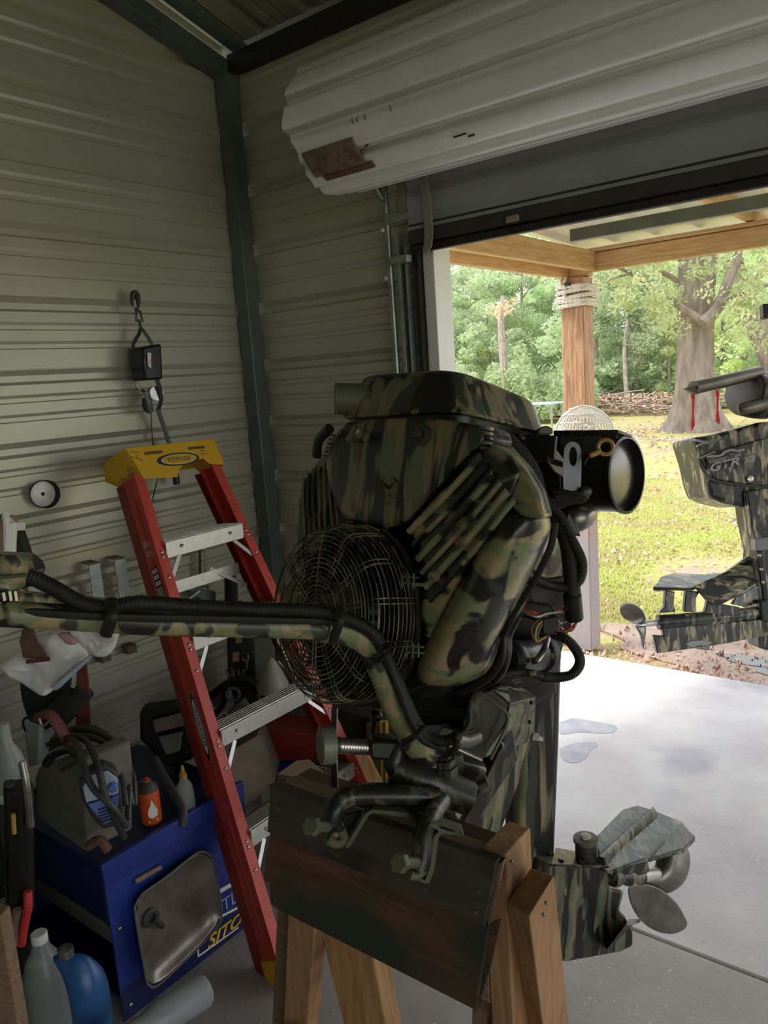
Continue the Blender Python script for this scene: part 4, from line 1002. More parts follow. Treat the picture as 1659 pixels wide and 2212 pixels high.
box('shelf', (.06, CYL, .06), (CX-.008, CYR, .075), M['dblue'], cbn)
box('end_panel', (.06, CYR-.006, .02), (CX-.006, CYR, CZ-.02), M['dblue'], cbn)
obox('cross_bar', (.335, CYL+.03, .26), (.54, 0, .0), (0, .05, 0), (0, 0, .05), M['greyw'], cbn, bevel=.006)
for z in (.30, .04): lathe('rivet', (CX+.001, CYL+.025, z-.02 if z > .2 else z), (1, 0, 0), [(0, .007), (.003, .006), (.005, .003)], M['chrome'], cbn, n=12)
lathe('rivet', (.12, CYL-.002, .40), (0, -1, 0), [(0, .007), (.003, .006)], M['bronze'], cbn, n=12)
def CFP(px, py, e=0): return ON('x', CX+.0008+e, px, py)
slab('label_band', [CFP(455, 1932), CFP(560, 1872), CFP(560, 1880), CFP(455, 1942)], (.0005, 0, 0), M['wht'], cbn, bevel=0)
slab('label_band', [CFP(457, 1988), CFP(520, 1955), CFP(520, 1960), CFP(457, 1993)], (.0005, 0, 0), M['wht'], cbn, bevel=0)
ry = V((0, 1, 0))
text('brand_text', 'ETL', CFP(490, 1952, .001), ry, (0, 0, 1), .042, M['lblue'], cbn, w=.085)
text('brand_text', 'SITO', CFP(487, 2010, .001), ry, (0, 0, 1), .038, M['yellow'], cbn, shear=.4, off=.02, w=.145)
slab('label_line', [CFP(425, 2029, .0005), CFP(428, 2029, .0005), CFP(430, 2066, .0005), CFP(427, 2066, .0005)], (.0005, 0, 0), M['wht'], cbn, bevel=0)
slab('label_line', [CFP(428, 2064, .0005), CFP(515, 2002, .0005), CFP(515, 2005, .0005), CFP(428, 2068, .0005)], (.0005, 0, 0), M['wht'], cbn, bevel=0)
ell('round_badge', 448, 1868, 10, 15, M['lblue'], .001, 0, V((CX, 0, 0)), V((1, 0, 0)), cbn, 20)
# magnetic tray standing against the cart
ty_ = thing('parts_tray', CFP(365, 1975), 'square dirty steel parts tray stuck to the side of the blue cart', 'tray')
tq = [(275, 1950), (292, 1922), (345, 1885), (395, 1845), (420, 1832), (440, 1842), (448, 1870), (460, 1930), (463, 1965), (455, 1990), (420, 2030), (370, 2078), (325, 2118), (308, 2118), (300, 2100), (285, 2020)]
oo = [CFP(x, y, .0) for x, y in tq]; oc_ = sum(oo, V())/len(oo)
def tr_ring(s, e): return [oc_+(p-oc_)*s+V((e, 0, 0)) for p in oo]
loft('pan', [tr_ring(.86, .0), tr_ring(.90, .004), tr_ring(.98, .030), tr_ring(1.0, .034), tr_ring(.965, .034), tr_ring(.86, .010), tr_ring(.4, .008)], M['tray'], ty_, sub=1)
tube('rolled_rim', [p+V((.034, 0, 0)) for p in oo]+[oo[0]+V((.034, 0, 0))], .0035, M['greyw'], ty_, n=8, seg=64)
mk_ = thing('socket_bit', CFP(325, 1980), 'small dark round magnet tool held in the steel tray', 'tool')
lathe('head', ON('x', CX+.012, 322, 1980), (1, 0, 0), [(0, .026), (.012, .026), (.014, .022), (.014, .014), (.006, .012)], M['dgrey'], mk_, n=20)
tube('stem', [ON('x', CX+.022, 332, 1985), ON('x', CX+.022, 352, 2002)], .008, M['dgrey'], mk_, n=8, sm=False)
wk = thing('wood_stick', CFP(318, 1890), 'short tan wooden stick lying behind the tray on the cart side', 'stick')
slab('stick', [ON('x', CX+.003, 289, 1898), ON('x', CX+.003, 345, 1866), ON('x', CX+.003, 348, 1874), ON('x', CX+.003, 291, 1908)], (.01, 0, 0), M['ply'], wk)
# welder: grey steel case with angled blue front
wd = thing('welder', ON('z', CZ, 180, 1800), 'small grey welding machine with blue control face standing on the blue cart', 'welder')
wzb = CZ+.003
A = ON('z', wzb, 183, 1838); B = ON('z', wzb, 85, 1760)
fr = [D(*p) for p in ((183, 1838, 2.02), (178, 1700, 1.96), (172, 1625, 2.0), (165, 1618, 2.06), (80, 1650, 2.2), (72, 1680, 2.2), (76, 1760, 2.24), (100, 1782, 2.2))]
slab('case', [D(184, 1840, 2.02), D(182, 1700, 1.98), D(178, 1640, 2.0), D(165, 1628, 2.02), D(84, 1656, 2.13), D(74, 1684, 2.13), D(80, 1762, 2.16), D(108, 1786, 2.13)], V((.02, .13, .0)), M['greyw'], wd, bevel=.006)
def WF(px, py, e=0): return PL(px, py, D(185, 1700, 1.975)-V((0, 0, 0)), V((.86, -.50, .08)).normalized())+V((.86, -.50, .08)).normalized()*e
slab('front_bezel', [WF(172, 1690), (WF(190, 1665)), WF(222, 1652), WF(250, 1665), WF(262, 1700), WF(268, 1760), WF(256, 1785), WF(222, 1792), WF(195, 1760), WF(176, 1725)], -V((.86, -.50, .08))*.06, M['cable'], wd, bevel=.006)
slab('control_face', [WF(178, 1698, .003), WF(195, 1672, .003), WF(232, 1662, .003), WF(254, 1680, .003), WF(256, 1712, .003), WF(186, 1732, .003)], V((.86, -.50, .08))*.006, M['lblue'], wd, bevel=.003)
slab('vent_panel', [WF(188, 1734, .003), WF(256, 1714, .003), WF(252, 1762, .003), WF(226, 1778, .003)], V((.86, -.50, .08))*.008, M['wblue'], wd, bevel=.003)
for i in range(5): slab('vent_slot', [WF(210+i*1.6, 1744+i*6.5, .012), WF(236+i*1.2, 1736+i*6.5, .012), WF(237+i*1.2, 1739+i*6.5, .012), WF(211+i*1.6, 1747.5+i*6.5, .012)], V((.86, -.5, .08))*.001, M['blk'], wd, bevel=0)
lathe('knob', WF(243, 1696, .008), (.86, -.5, .08), [(0, .013), (.012, .012), (.015, .009)], M['wblue'], wd, n=20)
lathe('knob', WF(248, 1722, .008), (.86, -.5, .08), [(0, .010), (.010, .009)], M['wblue'], wd, n=20)
tube('carry_handle', [D(100, 1650, 2.07), D(118, 1628, 2.05), D(150, 1618, 2.02), D(172, 1632, 2.0)], .013, M['black'], wd, n=10)
slab('case_slots', [D(126, 1662, 1.985), D(166, 1642, 1.985), D(170, 1648, 1.985), D(134, 1668, 1.985)], CF*.004, M['blk'], wd)
# cables
wc = thing('welding_cables', ON('z', CZ, 260, 1760), 'coil of thick grey welding cables draped over and beside the small welder', 'cables')
CB = [[(120, 1590, 2.15), (160, 1600, 2.05), (180, 1650, 1.92), (200, 1700, 1.90), (240, 1740, 1.90), (275, 1785, 1.94)],
      [(140, 1585, 2.15), (185, 1600, 2.05), (210, 1650, 1.92), (225, 1710, 1.90), (250, 1770, 1.92), (268, 1810, 1.96)],
      [(110, 1600, 2.2), (180, 1575, 2.2), (240, 1600, 2.15), (270, 1660, 2.1), (285, 1740, 2.05)],
      [(100, 1610, 2.22), (170, 1582, 2.24), (250, 1612, 2.18), (285, 1670, 2.12), (292, 1740, 2.06)],
      [(130, 1580, 2.2), (200, 1572, 2.2), (260, 1622, 2.12), (278, 1690, 2.08), (276, 1770, 2.02)],
      [(110, 1620, 2.2), (160, 1590, 2.16), (225, 1605, 2.1), (258, 1660, 2.06), (272, 1740, 2.02)]]
for p in CB: tube('cable', [D(*q) for q in p], .0085, M['cable'], wc, n=8, seg=40)
tube('cable', [D(*q) for q in ((335, 1640, 2.1), (350, 1670, 2.05), (380, 1720, 1.99), (396, 1750, 1.97), (394, 1785, 1.96))], .011, M['cable'], wc, n=10)
tube('ground_clamp', [D(190, 1828, 1.96), D(215, 1815, 1.93), D(235, 1838, 1.93)], .012, M['brick'], wc, n=8)
# orange spray can
oc2 = thing('spray_can', ON('z', CZ, 330, 1778), 'orange spray can with pink straw nozzle standing on the blue cart', 'spray can')
base = ON('z', CZ+.001, 329, 1775); H_ = .165
kz = 1.0
lathe('can', base, (0, 0, 1), [(0, .026), (.004, .029), (.012, .030), (.098, .030), (.104, .029)], M['orange'], oc2, n=28)
lathe('shoulder', base+V((0, 0, .103)), (0, 0, 1), [(0, .0295), (.012, .028), (.022, .018), (.026, .016), (.028, .010)], M['dgrey'], oc2, n=28)
lathe('cap_ring', base+V((0, 0, .128)), (0, 0, 1), [(0, .012), (.005, .012)], M['gold'], oc2, n=16)
lathe('nozzle', base+V((0, 0, .133)), (0, 0, 1), [(0, .006), (.01, .006)], M['redp'], oc2, n=12)
nzp = base+V((0, 0, .140)); tube('straw', [nzp, nzp-CR*.045-V((0, 0, .025))], .0014, mat('pink straw', (.7, .05, .15)), oc2, n=6, sm=False)
vd = (CAM-base); vd.z = 0; vd.normalize(); vr = V((0, 0, 1)).cross(vd)
drop = [(0, .085), (.006, .068), (.014, .052), (.016, .040), (.012, .030), (0, .026), (-.010, .030), (-.014, .042), (-.010, .056), (-.004, .068)]
def cyl(a, zz): return base+vd*(.0305*math.cos(a))+vr*(.0305*math.sin(a))+V((0, 0, zz))
slab('drop_print', [cyl(x/.030+.15, z) for x, z in drop], vd*.0008, M['wht'], oc2, bevel=0)
slab('drop_print', [cyl(.15+a, z) for a, z in ((-.45, .014), (.45, .014), (.45, .022), (-.45, .018))], vd*.0008, M['wht'], oc2, bevel=0)
# clear bottle with orange nozzle
bo = thing('oil_bottle', ON('z', CZ, 405, 1745), 'small clear squeeze bottle with orange nozzle standing on the blue cart beside the ladder rail', 'bottle')
base = ON('z', CZ+.001, 404, 1745)
def clear(name, c, rough=.1):
    m, nt, b = nodes(name); setp(b, color=c, rough=rough, trans=.75, ior=1.3); return m
M['clear'] = clear('clear plastic', (.80, .84, .82), .25)
lathe('bottle', base, (0, 0, 1), [(0, .024), (.004, .027), (.05, .026), (.075, .023), (.09, .013), (.10, .010)], M['clear'], bo, n=24)
lathe('nozzle', base+V((0, 0, .10)), (0, 0, 1), [(0, .012), (.012, .012), (.016, .007), (.032, .006), (.040, .003)], M['gold'], bo, n=16)
# dark box fan heater behind
hb = thing('tool_case', D(370, 1590, 2.5), 'black plastic case with a grey frame standing behind the ladder rail above the spray can', 'case')
slab('case', [D(298, 1540, 2.5), D(310, 1522, 2.5), D(402, 1508, 2.5), D(420, 1640, 2.55), D(360, 1662, 2.55), D(300, 1600, 2.5)], CF*.18, M['black'], hb, bevel=.02)
slab('panel', [D(328, 1556, 2.48), D(398, 1538, 2.48), D(402, 1568, 2.48), D(334, 1584, 2.48)], CF*.01, M['dcard'], hb, bevel=.005)
slab('panel', [D(340, 1592, 2.48), D(394, 1580, 2.48), D(388, 1622, 2.48), D(358, 1632, 2.48)], CF*.01, M['greyw'], hb, bevel=.008)
# cardboard boxes behind the ladder
kb = thing('flattened_carton', D(520, 1680, 2.2), 'tall brown carton standing behind the ladder steps', 'box')
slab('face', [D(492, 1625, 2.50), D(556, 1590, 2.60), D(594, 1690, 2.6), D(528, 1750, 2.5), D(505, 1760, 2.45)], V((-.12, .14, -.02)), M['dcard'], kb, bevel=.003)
slab('flap', [D(520, 1772, 2.44), D(590, 1718, 2.5), D(600, 1760, 2.5), D(528, 1815, 2.42)], CF*.01, M['card'], kb, bevel=.002)
kc = thing('open_carton', D(670, 1690, 1.95), 'open cardboard carton with raised flaps behind the wooden stand', 'box')
slab('flap', [D(598, 1672, 2.2), D(640, 1643, 2.3), D(668, 1640, 2.3), D(700, 1668, 2.2), D(640, 1690, 2.15)], V((0, 0, -.004)), M['card'], kc, bevel=.001)
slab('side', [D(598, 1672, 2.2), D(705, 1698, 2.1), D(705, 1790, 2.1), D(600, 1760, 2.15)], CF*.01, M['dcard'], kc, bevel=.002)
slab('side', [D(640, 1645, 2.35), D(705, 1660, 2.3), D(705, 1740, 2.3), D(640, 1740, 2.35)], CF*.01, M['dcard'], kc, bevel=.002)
rt = thing('red_toolbox', D(640, 1620, 2.5), 'long dark red steel toolbox lying behind the ladder feet', 'toolbox')
slab('body', [D(560, 1572, 2.85), D(715, 1592, 2.8), D(725, 1655, 2.8), D(580, 1640, 2.85)], V((-.10, .12, 0)), M['dred'], rt, bevel=.008)
bt2 = thing('blue_tote', D(630, 1670, 2.6), 'blue plastic tote behind the cardboard cartons', 'tote')
slab('body', [D(575, 1640, 2.9), D(720, 1650, 2.85), D(720, 1720, 2.85), D(585, 1700, 2.9)], CF*.1, M['blue'], bt2, bevel=.01)
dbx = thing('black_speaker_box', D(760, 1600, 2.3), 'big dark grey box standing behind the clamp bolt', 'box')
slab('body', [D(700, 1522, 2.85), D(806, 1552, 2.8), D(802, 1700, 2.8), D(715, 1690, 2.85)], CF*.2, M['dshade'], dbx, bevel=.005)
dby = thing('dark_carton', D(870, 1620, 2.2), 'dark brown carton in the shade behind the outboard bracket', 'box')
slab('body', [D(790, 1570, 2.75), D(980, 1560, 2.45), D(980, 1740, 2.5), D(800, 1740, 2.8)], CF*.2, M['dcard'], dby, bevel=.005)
lv = thing('spirit_level', D(830, 1640, 2.1), 'yellow metal level standing upright behind the clamp bolt', 'level')
slab('body', [D(821, 1560, 2.55), D(839, 1560, 2.55), D(838, 1760, 2.6), D(826, 1760, 2.6)], CF*.02, M['yellow'], lv, bevel=.001)
slab('web', [D(826.5, 1560, 2.545), D(833, 1560, 2.545), D(833, 1760, 2.595), D(829, 1760, 2.595)], CF*.004, M['dgrey'], lv, bevel=0)
tb = thing('timber_offcut', D(795, 1680, 2.0), 'pale sawn timber offcut leaning behind the clamp bolt', 'board')
slab('timber', [D(762, 1620, 2.5), D(790, 1620, 2.5), D(850, 1740, 2.5), D(818, 1750, 2.5)], CF*.03, M['timber'], tb, bevel=.002)
# grey canister on the floor
gcn = thing('grey_canister', (.98, -1.20, .05), 'grey plastic cylinder lying on the floor against the blue cart', 'canister')
ga, gb2 = D(440, 2140, 1.93), D(360, 2190, 1.86)
gd = (gb2-ga).normalized()
lathe('body', ga-gd*.012, gd, [(0, .018), (.003, .032), (.012, .040), (.13, .041), (.15, .036), (.17, .030), (.30, .030)], M['greycan'], gcn, n=32)
# jugs in the lower left corner
j1 = thing('coolant_jug', D(85, 2100, 1.95), 'clear plastic jug with white cap and green liquid in the lower left corner', 'jug')
bz = D(86, 2030, 1.95)
lathe('cap', bz+V((0, 0, -.004)), (0, 0, 1), [(0, .020), (.022, .020), (.024, .018)], M['wht'], j1, n=28)
lathe('body', bz+V((0, 0, -.26)), (0, 0, 1), [(0, .05), (.01, .055), (.16, .055), (.20, .045), (.235, .024), (.258, .018)], M['clear'], j1, n=28)
m_, nt_, b_3 = nodes('green liquid'); setp(b_3, color=(.02, .09, .08), rough=.2); M['liq'] = m_
lathe('liquid', bz+V((0, 0, -.256)), (0, 0, 1), [(0, .048), (.15, .052), (.151, .01)], M['liq'], j1, n=28)
j2 = thing('blue_jug', D(170, 2120, 1.9), 'blue plastic oil jug with a steel coloured cap beside the clear jug', 'jug')
jb = D(143, 2062, 1.88)
lathe('cap', jb, (0, 0, 1), [(-.003, .019), (.018, .018), (.020, .015)], M['bronze'], j2, n=24)
M['jugb'] = mat('blue jug plastic', (.02, .10, .28), .35, 0, .15)
loft('body', [[jb+CR*(a+c*sx)+V((0, 0, z))+V((CF.x, CF.y, 0))*(b*sx+.0) for a, b in ((-.028, -.04), (.028, -.04), (.05, -.01), (.05, .04), (-.04, .04), (-.045, 0))] for z, sx, c in ((-.27, 1.0, .03), (-.16, 1.25, .03), (-.06, 1.2, .03), (-.02, .55, .02), (0, .35, 0))], M['jugb'], j2, sub=2)
# tools standing at the far left edge: grease gun, clear bag, red handle pliers
t1 = thing('grease_gun', D(60, 1720, 1.7), 'dark grease gun with bright metal tubes standing at the far left', 'grease gun')
tube('tube', [D(48, 1645, 1.7), D(58, 1700, 1.7), D(66, 1785, 1.72)], .009, M['bronze'], t1, n=12)
tube('barrel', [D(40, 1700, 1.72), D(46, 1960, 1.8)], .030, M['blackm'], t1, n=18, sm=False)
tube('barrel_cap', [D(20, 1690, 1.72), D(24, 1960, 1.8)], .012, M['dgrey'], t1, n=12, sm=False)
tube('copper_tip', [D(28, 1758, 1.68), D(31, 1800, 1.69)], .005, M['gold'], t1, n=8, sm=False)
t2 = thing('clear_bottle', D(30, 1640, 1.9), 'cloudy clear glass bottle standing in the dark at the far left', 'bottle')
lathe('bottle', D(32, 1720, 1.9), (0, 0, 1), [(0, .04), (.06, .04), (.11, .03), (.14, .014), (.19, .013)], M['clear'], t2, n=24)
t3 = thing('grey_bin', D(80, 1610, 2.3), 'dull grey container behind the clear bottle at the far left', 'bin')
slab('bin', [D(48, 1555, 2.3), D(92, 1560, 2.3), D(86, 1650, 2.3), D(60, 1660, 2.3)], CF*.15, M['greycan'], t3, bevel=.01)
t4 = thing('pliers', D(50, 1970, 1.75), 'red handled pliers hanging at the far left above the jugs', 'pliers')
tube('handle', [D(60, 1925, 1.75), D(60, 1960, 1.75), D(52, 2000, 1.76), D(46, 2040, 1.77)], .010, M['redp'], t4, n=8)
tube('handle', [D(38, 1965, 1.74), D(30, 2000, 1.75), D(30, 2040, 1.76)], .010, M['dcard'], t4, n=8)
t5 = thing('timber_post', D(10, 2150, 1.5), 'pale timber board edge cut off by the lower left corner', 'board')
tp0, tp1 = D(-40, 1930, 1.5), D(2, 1985, 1.45)
slab('board', [D(-60, 1960, 1.5), D(0, 1980, 1.45), D(42, 2230, 1.52), D(60, 2420, 1.6), D(-60, 2420, 1.6)], CF*.04, M['ply'], t5, bevel=.003)
t6 = thing('dark_shelf_unit', (.3, -1.75, 0), 'black shelf full of greasy parts in the shade at the far left edge', 'shelf')
box('shelf_back', (.02, -2.2, .0), (.05, -1.42, .82), M['dshade'], t6)
box('shelf_board', (.05, -2.2, .78), (.42, -1.44, .80), M['dgrey'], t6)
box('shelf_board', (.05, -2.2, .40), (.42, -1.44, .42), M['dgrey'], t6)
box('shelf_side', (.05, -1.46, .0), (.42, -1.44, .80), M['dshade'], t6)

# ================================================================== WOODEN STAND
sd_ = thing('motor_stand', (1.6, -1.3, 0), 'rough timber sawhorse stand with oversprayed plank transom carrying the camouflage outboard', 'stand')
Y0 = -1.352
def B(px, py, y=Y0): return ON('y', y, px, py)
slab('plank', [B(581, 1695), B(1071, 1862), B(1062, 1925), B(1045, 2000), B(576, 1797), B(582, 1740)], (0, .018, 0), M['board2'], sd_, bevel=.002)
lo_ = [B(576, 1790), B(1050, 2000), B(1043, 2040), B(1019, 2194), B(590, 1972), B(575, 1960), B(572, 1915), B(559, 1908), B(566, 1850)]
slab('plank', [p+V((0, .012, 0)) for p in lo_], (0, .030, 0), M['board'], sd_, bevel=.002)
x0, x1 = 1.385, 1.900
for i, (ya, yb, za, zb, xa, xb) in enumerate(((-1.333, -1.297, .70, .966, 1.40, 1.845), (-1.296, -1.258, .66, .962, 1.40, 1.845))):
    box('plank', (xa, ya, za), (xb, yb, zb), M['ply'] if i == 0 else M['board'], sd_, bevel=.002)
slab('plank_end', [ON('y', -1.34, x, y) for x, y in ((1075, 1868), (1088, 1858), (1062, 1992), (1050, 2002))], (0, .016, 0), M['ply'], sd_, bevel=.001)
slab('plank_end', [ON('y', -1.335, x, y) for x, y in ((1056, 1998), (1082, 1985), (1062, 2080), (1042, 2145), (1022, 2192))], (0, .035, 0), M['board'], sd_, bevel=.001)
# uprights and splayed legs, all the way to the floor
def leg(top, bot, y, ext, mt, nm='leg'):
    t0, t1 = [ON('y', y, *p) for p in top]; b0, b1 = [ON('y', y, *p) for p in bot]
    def down(a, b): k = a.z/(a.z-b.z); return a+(b-a)*k
    return slab(nm, [t0, t1, down(t1, b1), down(t0, b0)], ext, mt, sd_, bevel=.003)
leg(((625, 1900), (686, 1915)), ((612, 2212), (664, 2212)), -1.30, (0, .040, 0), M['leg'])
leg(((600, 1930), (634, 1925)), ((587, 2212), (612, 2212)), -1.25, (0, .08, 0), M['ply'])
leg(((687, 1990), (800, 2040)), ((742, 2212), (832, 2212)), -1.27, (0, .045, 0), M['timber'])
box('leg', (1.846, -1.333, .0), (1.888, -1.250, .985), M['leg'], sd_, bevel=.003)
tp = [D(1095, 1950, 1.20), D(1143, 1979, 1.14), D(1197, 1890, 1.18), D(1147, 1873, 1.245)]
dv_ = D(1172, 2212, 1.235)-tp[1]; dv_ = dv_*(tp[1].z/-dv_.z)
loft('leg', [tp, [p+dv_*(p.z/tp[1].z) for p in tp]], M['leg'], sd_, smooth=False, bevel=.003)
slab('brace_block', [ON('y', -1.32, x, y) for x, y in ((1020, 2150), (1075, 2135), (1078, 2180), (1050, 2200), (1055, 2260), (1018, 2250))], (0, .07, 0), M['ply'], sd_, bevel=.002)
for x, y in ((601, 1748), (596, 1779), (594, 1945), (1036, 1925), (1029, 1970), (922, 1921)):
    lathe('screw', B(x, y)+V((0, .0, 0)), (0, -1, 0), [(0, .004), (.0015, .004), (.0017, .001)], M['bronze'], sd_, n=8)
for x, y in ((1180, 1950), (1174, 1976), (1105, 1862)):
    ball('screw', D(x, y, 1.14), .003, M['bronze'], sd_, n=6)

# ================================================================== CAMOUFLAGE OUTBOARD
AX = V((.2*.97, .98*.97, -.24)).normalized(); LX = V((.98, -.2, 0)); UX = LX.cross(AX).normalized()
E0 = V((1.60, -1.27, 1.32))
def PE(px, py, k=0): return PL(px, py, E0+AX*k, AX)
CMV = camo('camouflage upright streaks', UX, 21, .80, green=(.15, .17, .09), tan=(.26, .20, .11))
CMS = camo('camouflage cross bands', V((.85, -.45, .05)), 14, .70, rough=.3, bl=.46, green=(.22, .25, .13), tan=(.38, .29, .16))
CMT = camo('camouflage tube bands', V((.15, .1, 1)), 20, .3, bl=.44, green=(.20, .23, .11), tan=(.36, .28, .15))
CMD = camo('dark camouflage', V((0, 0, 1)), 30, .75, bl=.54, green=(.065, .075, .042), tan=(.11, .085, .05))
CML = camo('camouflage lower unit streaks', V((.1, .1, 1)), 32, .86, bl=.50, green=(.12, .135, .085), tan=(.22, .19, .12))
mo = thing('outboard_motor', (1.62, -1.15, 0), 'camouflage painted mud outboard motor clamped on the timber stand with tiller reaching left', 'outboard motor')
mo.location = (1.62, -1.15, .95)

# air cleaner: rounded box with a rim
def rrect(c4, r, n=6):
    """rounded polygon from corner points"""
    out = []; m = len(c4)
    for i in range(m):
        p, a, b = c4[i], c4[i-1], c4[(i+1) % m]; d1 = (a-p).normalized(); d2 = (b-p).normalized()
        s, e = p+d1*r, p+d2*r
        for k in range(n+1):
            t = k/n; out.append(s*(1-t)**2+p*2*t*(1-t)+e*t*t)
    return out
bf = [D(722, 908, 1.47), D(990, 893, 1.27), D(1196, 946, 1.43), D(960, 925, 1.64)]
tf_ = [D(762, 808, 1.49), D(985, 792, 1.32), D(1172, 868, 1.45), D(962, 850, 1.64)]
def lerp4(t, s=1.0):
    q = [b.lerp(a, t) for a, b in zip(tf_, bf)]; c = sum(q, V())/4; return [c+(p-c)*s for p in q]
loft('air_cleaner_cover', [rrect(lerp4(.0, 1.0), .05), rrect(lerp4(.06, 1.025), .05), rrect(lerp4(.10, 1.025), .05), rrect(lerp4(.14, 1.0), .05), rrect(lerp4(.55, 1.02), .055), rrect(lerp4(.85, 1.0), .055), rrect(lerp4(.97, .95), .05), rrect(lerp4(1.03, .82), .045), rrect(lerp4(1.06, .5), .03)], CMV, mo, sub=1)
loft('air_cleaner_base', [rrect(lerp4(-.18, .90), .05), rrect(lerp4(.01, .95), .05)], M['blackm'], mo)
tube('intake_pipe', [D(728, 862, 1.47), D(790, 862, 1.47)], .030, M['oliveflat'], mo, n=28, sm=False)
ringo('intake_lip', D(727, 862, 1.47), D(790, 862, 1.47)-D(728, 862, 1.47), .029, .003, M['oliveflat'], mo, n=28)

# centre shroud between the cylinders
def lp(name, rings, mt, **k): return loft(name, [[PE(x, y, kk) for x, y in pts] for kk, pts in rings], mt, mo, **k)
sh = [(742, 905), (850, 898), (960, 900), (1052, 915), (1062, 952), (1010, 985), (960, 1045), (905, 1105), (868, 1150), (800, 1140), (735, 1130), (715, 1080), (700, 1030), (695, 985), (715, 940)]
lp('blower_shroud', [(.0, sh), (-.012, [(x*.97+.03*870, y*.97+.03*1010) for x, y in sh]), (-.016, [(x*.9+.1*870, y*.9+.1*1010) for x, y in sh])][::1], CMV, sub=1)
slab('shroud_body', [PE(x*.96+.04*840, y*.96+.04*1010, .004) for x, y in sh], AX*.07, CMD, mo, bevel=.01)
# ring joints along the shroud neck
for i in range(5):
    tube('neck_rib', [PE(1000, 918+i*11, -.006), PE(1030, 922+i*11, -.002), PE(1058, 926+i*11, .01), PE(1066, 932+i*11, .05)], .0032, CMV, mo, n=6)
for i in range(6):
    tube('neck_rib', [PE(715-i*3, 940+i*9, -.004), PE(745-i*3, 940+i*9, -.008)], .003, CMV, mo, n=6)
# lifting eye / plug bolts
c = PE(914, 940, -.016)
lathe('plug_boss', c, -AX, [(0, .018), (.006, .018), (.009, .013), (.006, .010), (.006, .006), (.014, .006), (.014, .003)], CMV, mo, n=24)
tube('fuel_nipple', [PE(758, 948, -.01), PE(772, 936, -.04), PE(766, 930, -.05)], .010, CMV, mo, n=12)
tube('fuel_nipple', [PE(770, 936, -.02), PE(792, 946, -.02)], .008, M['oliveflat'], mo, n=12, sm=False)
# sprayed-over lettering on the shroud
sR = (PE(880, 1072, -.017)-PE(800, 1072, -.017)).normalized(); sU = UX
DKP = mat('dark camo print', (.028, .026, .014), .6)
text('shroud_text', 'REALTREE', PE(836, 1072, -.030), sR, sU, .0075, DKP, mo, ext=.001, off=.015, w=.052)
text('shroud_text', 'Original', PE(834, 1086, -.030), sR, sU, .0095, DKP, mo, shear=.5, ext=.001, w=.038)
def an(pts): return tube('antler_mark', [PE(x, y, -.029) for x, y in pts], (lambda t: .0006+.0022*math.sin(3.1416*min(1, t*.9+.05))), DKP, mo, n=6, flat=.3)
an([(832, 1031), (824, 1042), (826, 1056)]); an([(824, 1042), (832, 1046), (838, 1056), (842, 1048)]); an([(850, 1030), (857, 1041), (856, 1056)]); an([(857, 1041), (848, 1045), (842, 1056), (838, 1050)])

# left cylinder shroud
lsh = [(712, 975), (735, 990), (745, 1080), (735, 1150), (700, 1180), (640, 1230), (637, 1150), (641, 1080), (655, 1030), (685, 990)]
slab('cylinder_shroud', [PE(x, y, .015) for x, y in lsh], AX*.12, CMV, mo, bevel=.012, seg=3)
for i in range(7):
    x = 650+i*12; tube('cooling_rib', [PE(x+6, 1010-i*2+20-i*5, .013), PE(x-2+6, 1075, .012), PE(x+10, 1160-i*4, .013)], .003, CMV, mo, n=6)
tube('left_hose', [D(712, 925, 1.45), D(690, 950, 1.48), D(684, 985, 1.5)], .010, M['black'], mo, n=10)

# right cylinder: finned front and rounded head cover
fr_ = [(880, 1135), (960, 1050), (1052, 965), (1100, 985), (1125, 1020), (1100, 1085), (1030, 1190), (970, 1290), (925, 1380), (905, 1330), (915, 1250), (900, 1185)]
lp('cylinder_shroud', [(-.018, fr_), (.05, [(x+26, y+2) for x, y in fr_])], CMS, bevel=.012, seg=3)
def bar(name, a, b, k, r, mt, **kw): return tube(name, [PE(a[0], a[1], k), PE((a[0]+b[0])/2+2, (a[1]+b[1])/2+2, k-.003), PE(b[0], b[1], k)], r, mt, mo, n=8, **kw)
for i in range(6):
    bar('cooling_rib', (884+i*9, 1148+i*30), (1040+i*14, 985+i*19), -.019, .0045 if i % 2 else .006, CMS)
# head cover: big pillowy cover
hc0 = [(1130, 1095), (1090, 1110), (1040, 1180), (1000, 1255), (955, 1330), (915, 1410), (900, 1462), (925, 1482), (985, 1482), (1035, 1468), (1068, 1440), (1078, 1385), (1110, 1320), (1150, 1235), (1190, 1160), (1196, 1120), (1165, 1085)]
def sc_(pts, s, dx=0, dy=0):
    cx = sum(p[0] for p in pts)/len(pts); cy = sum(p[1] for p in pts)/len(pts); return [(cx+(x-cx)*s+dx, cy+(y-cy)*s+dy) for x, y in pts]
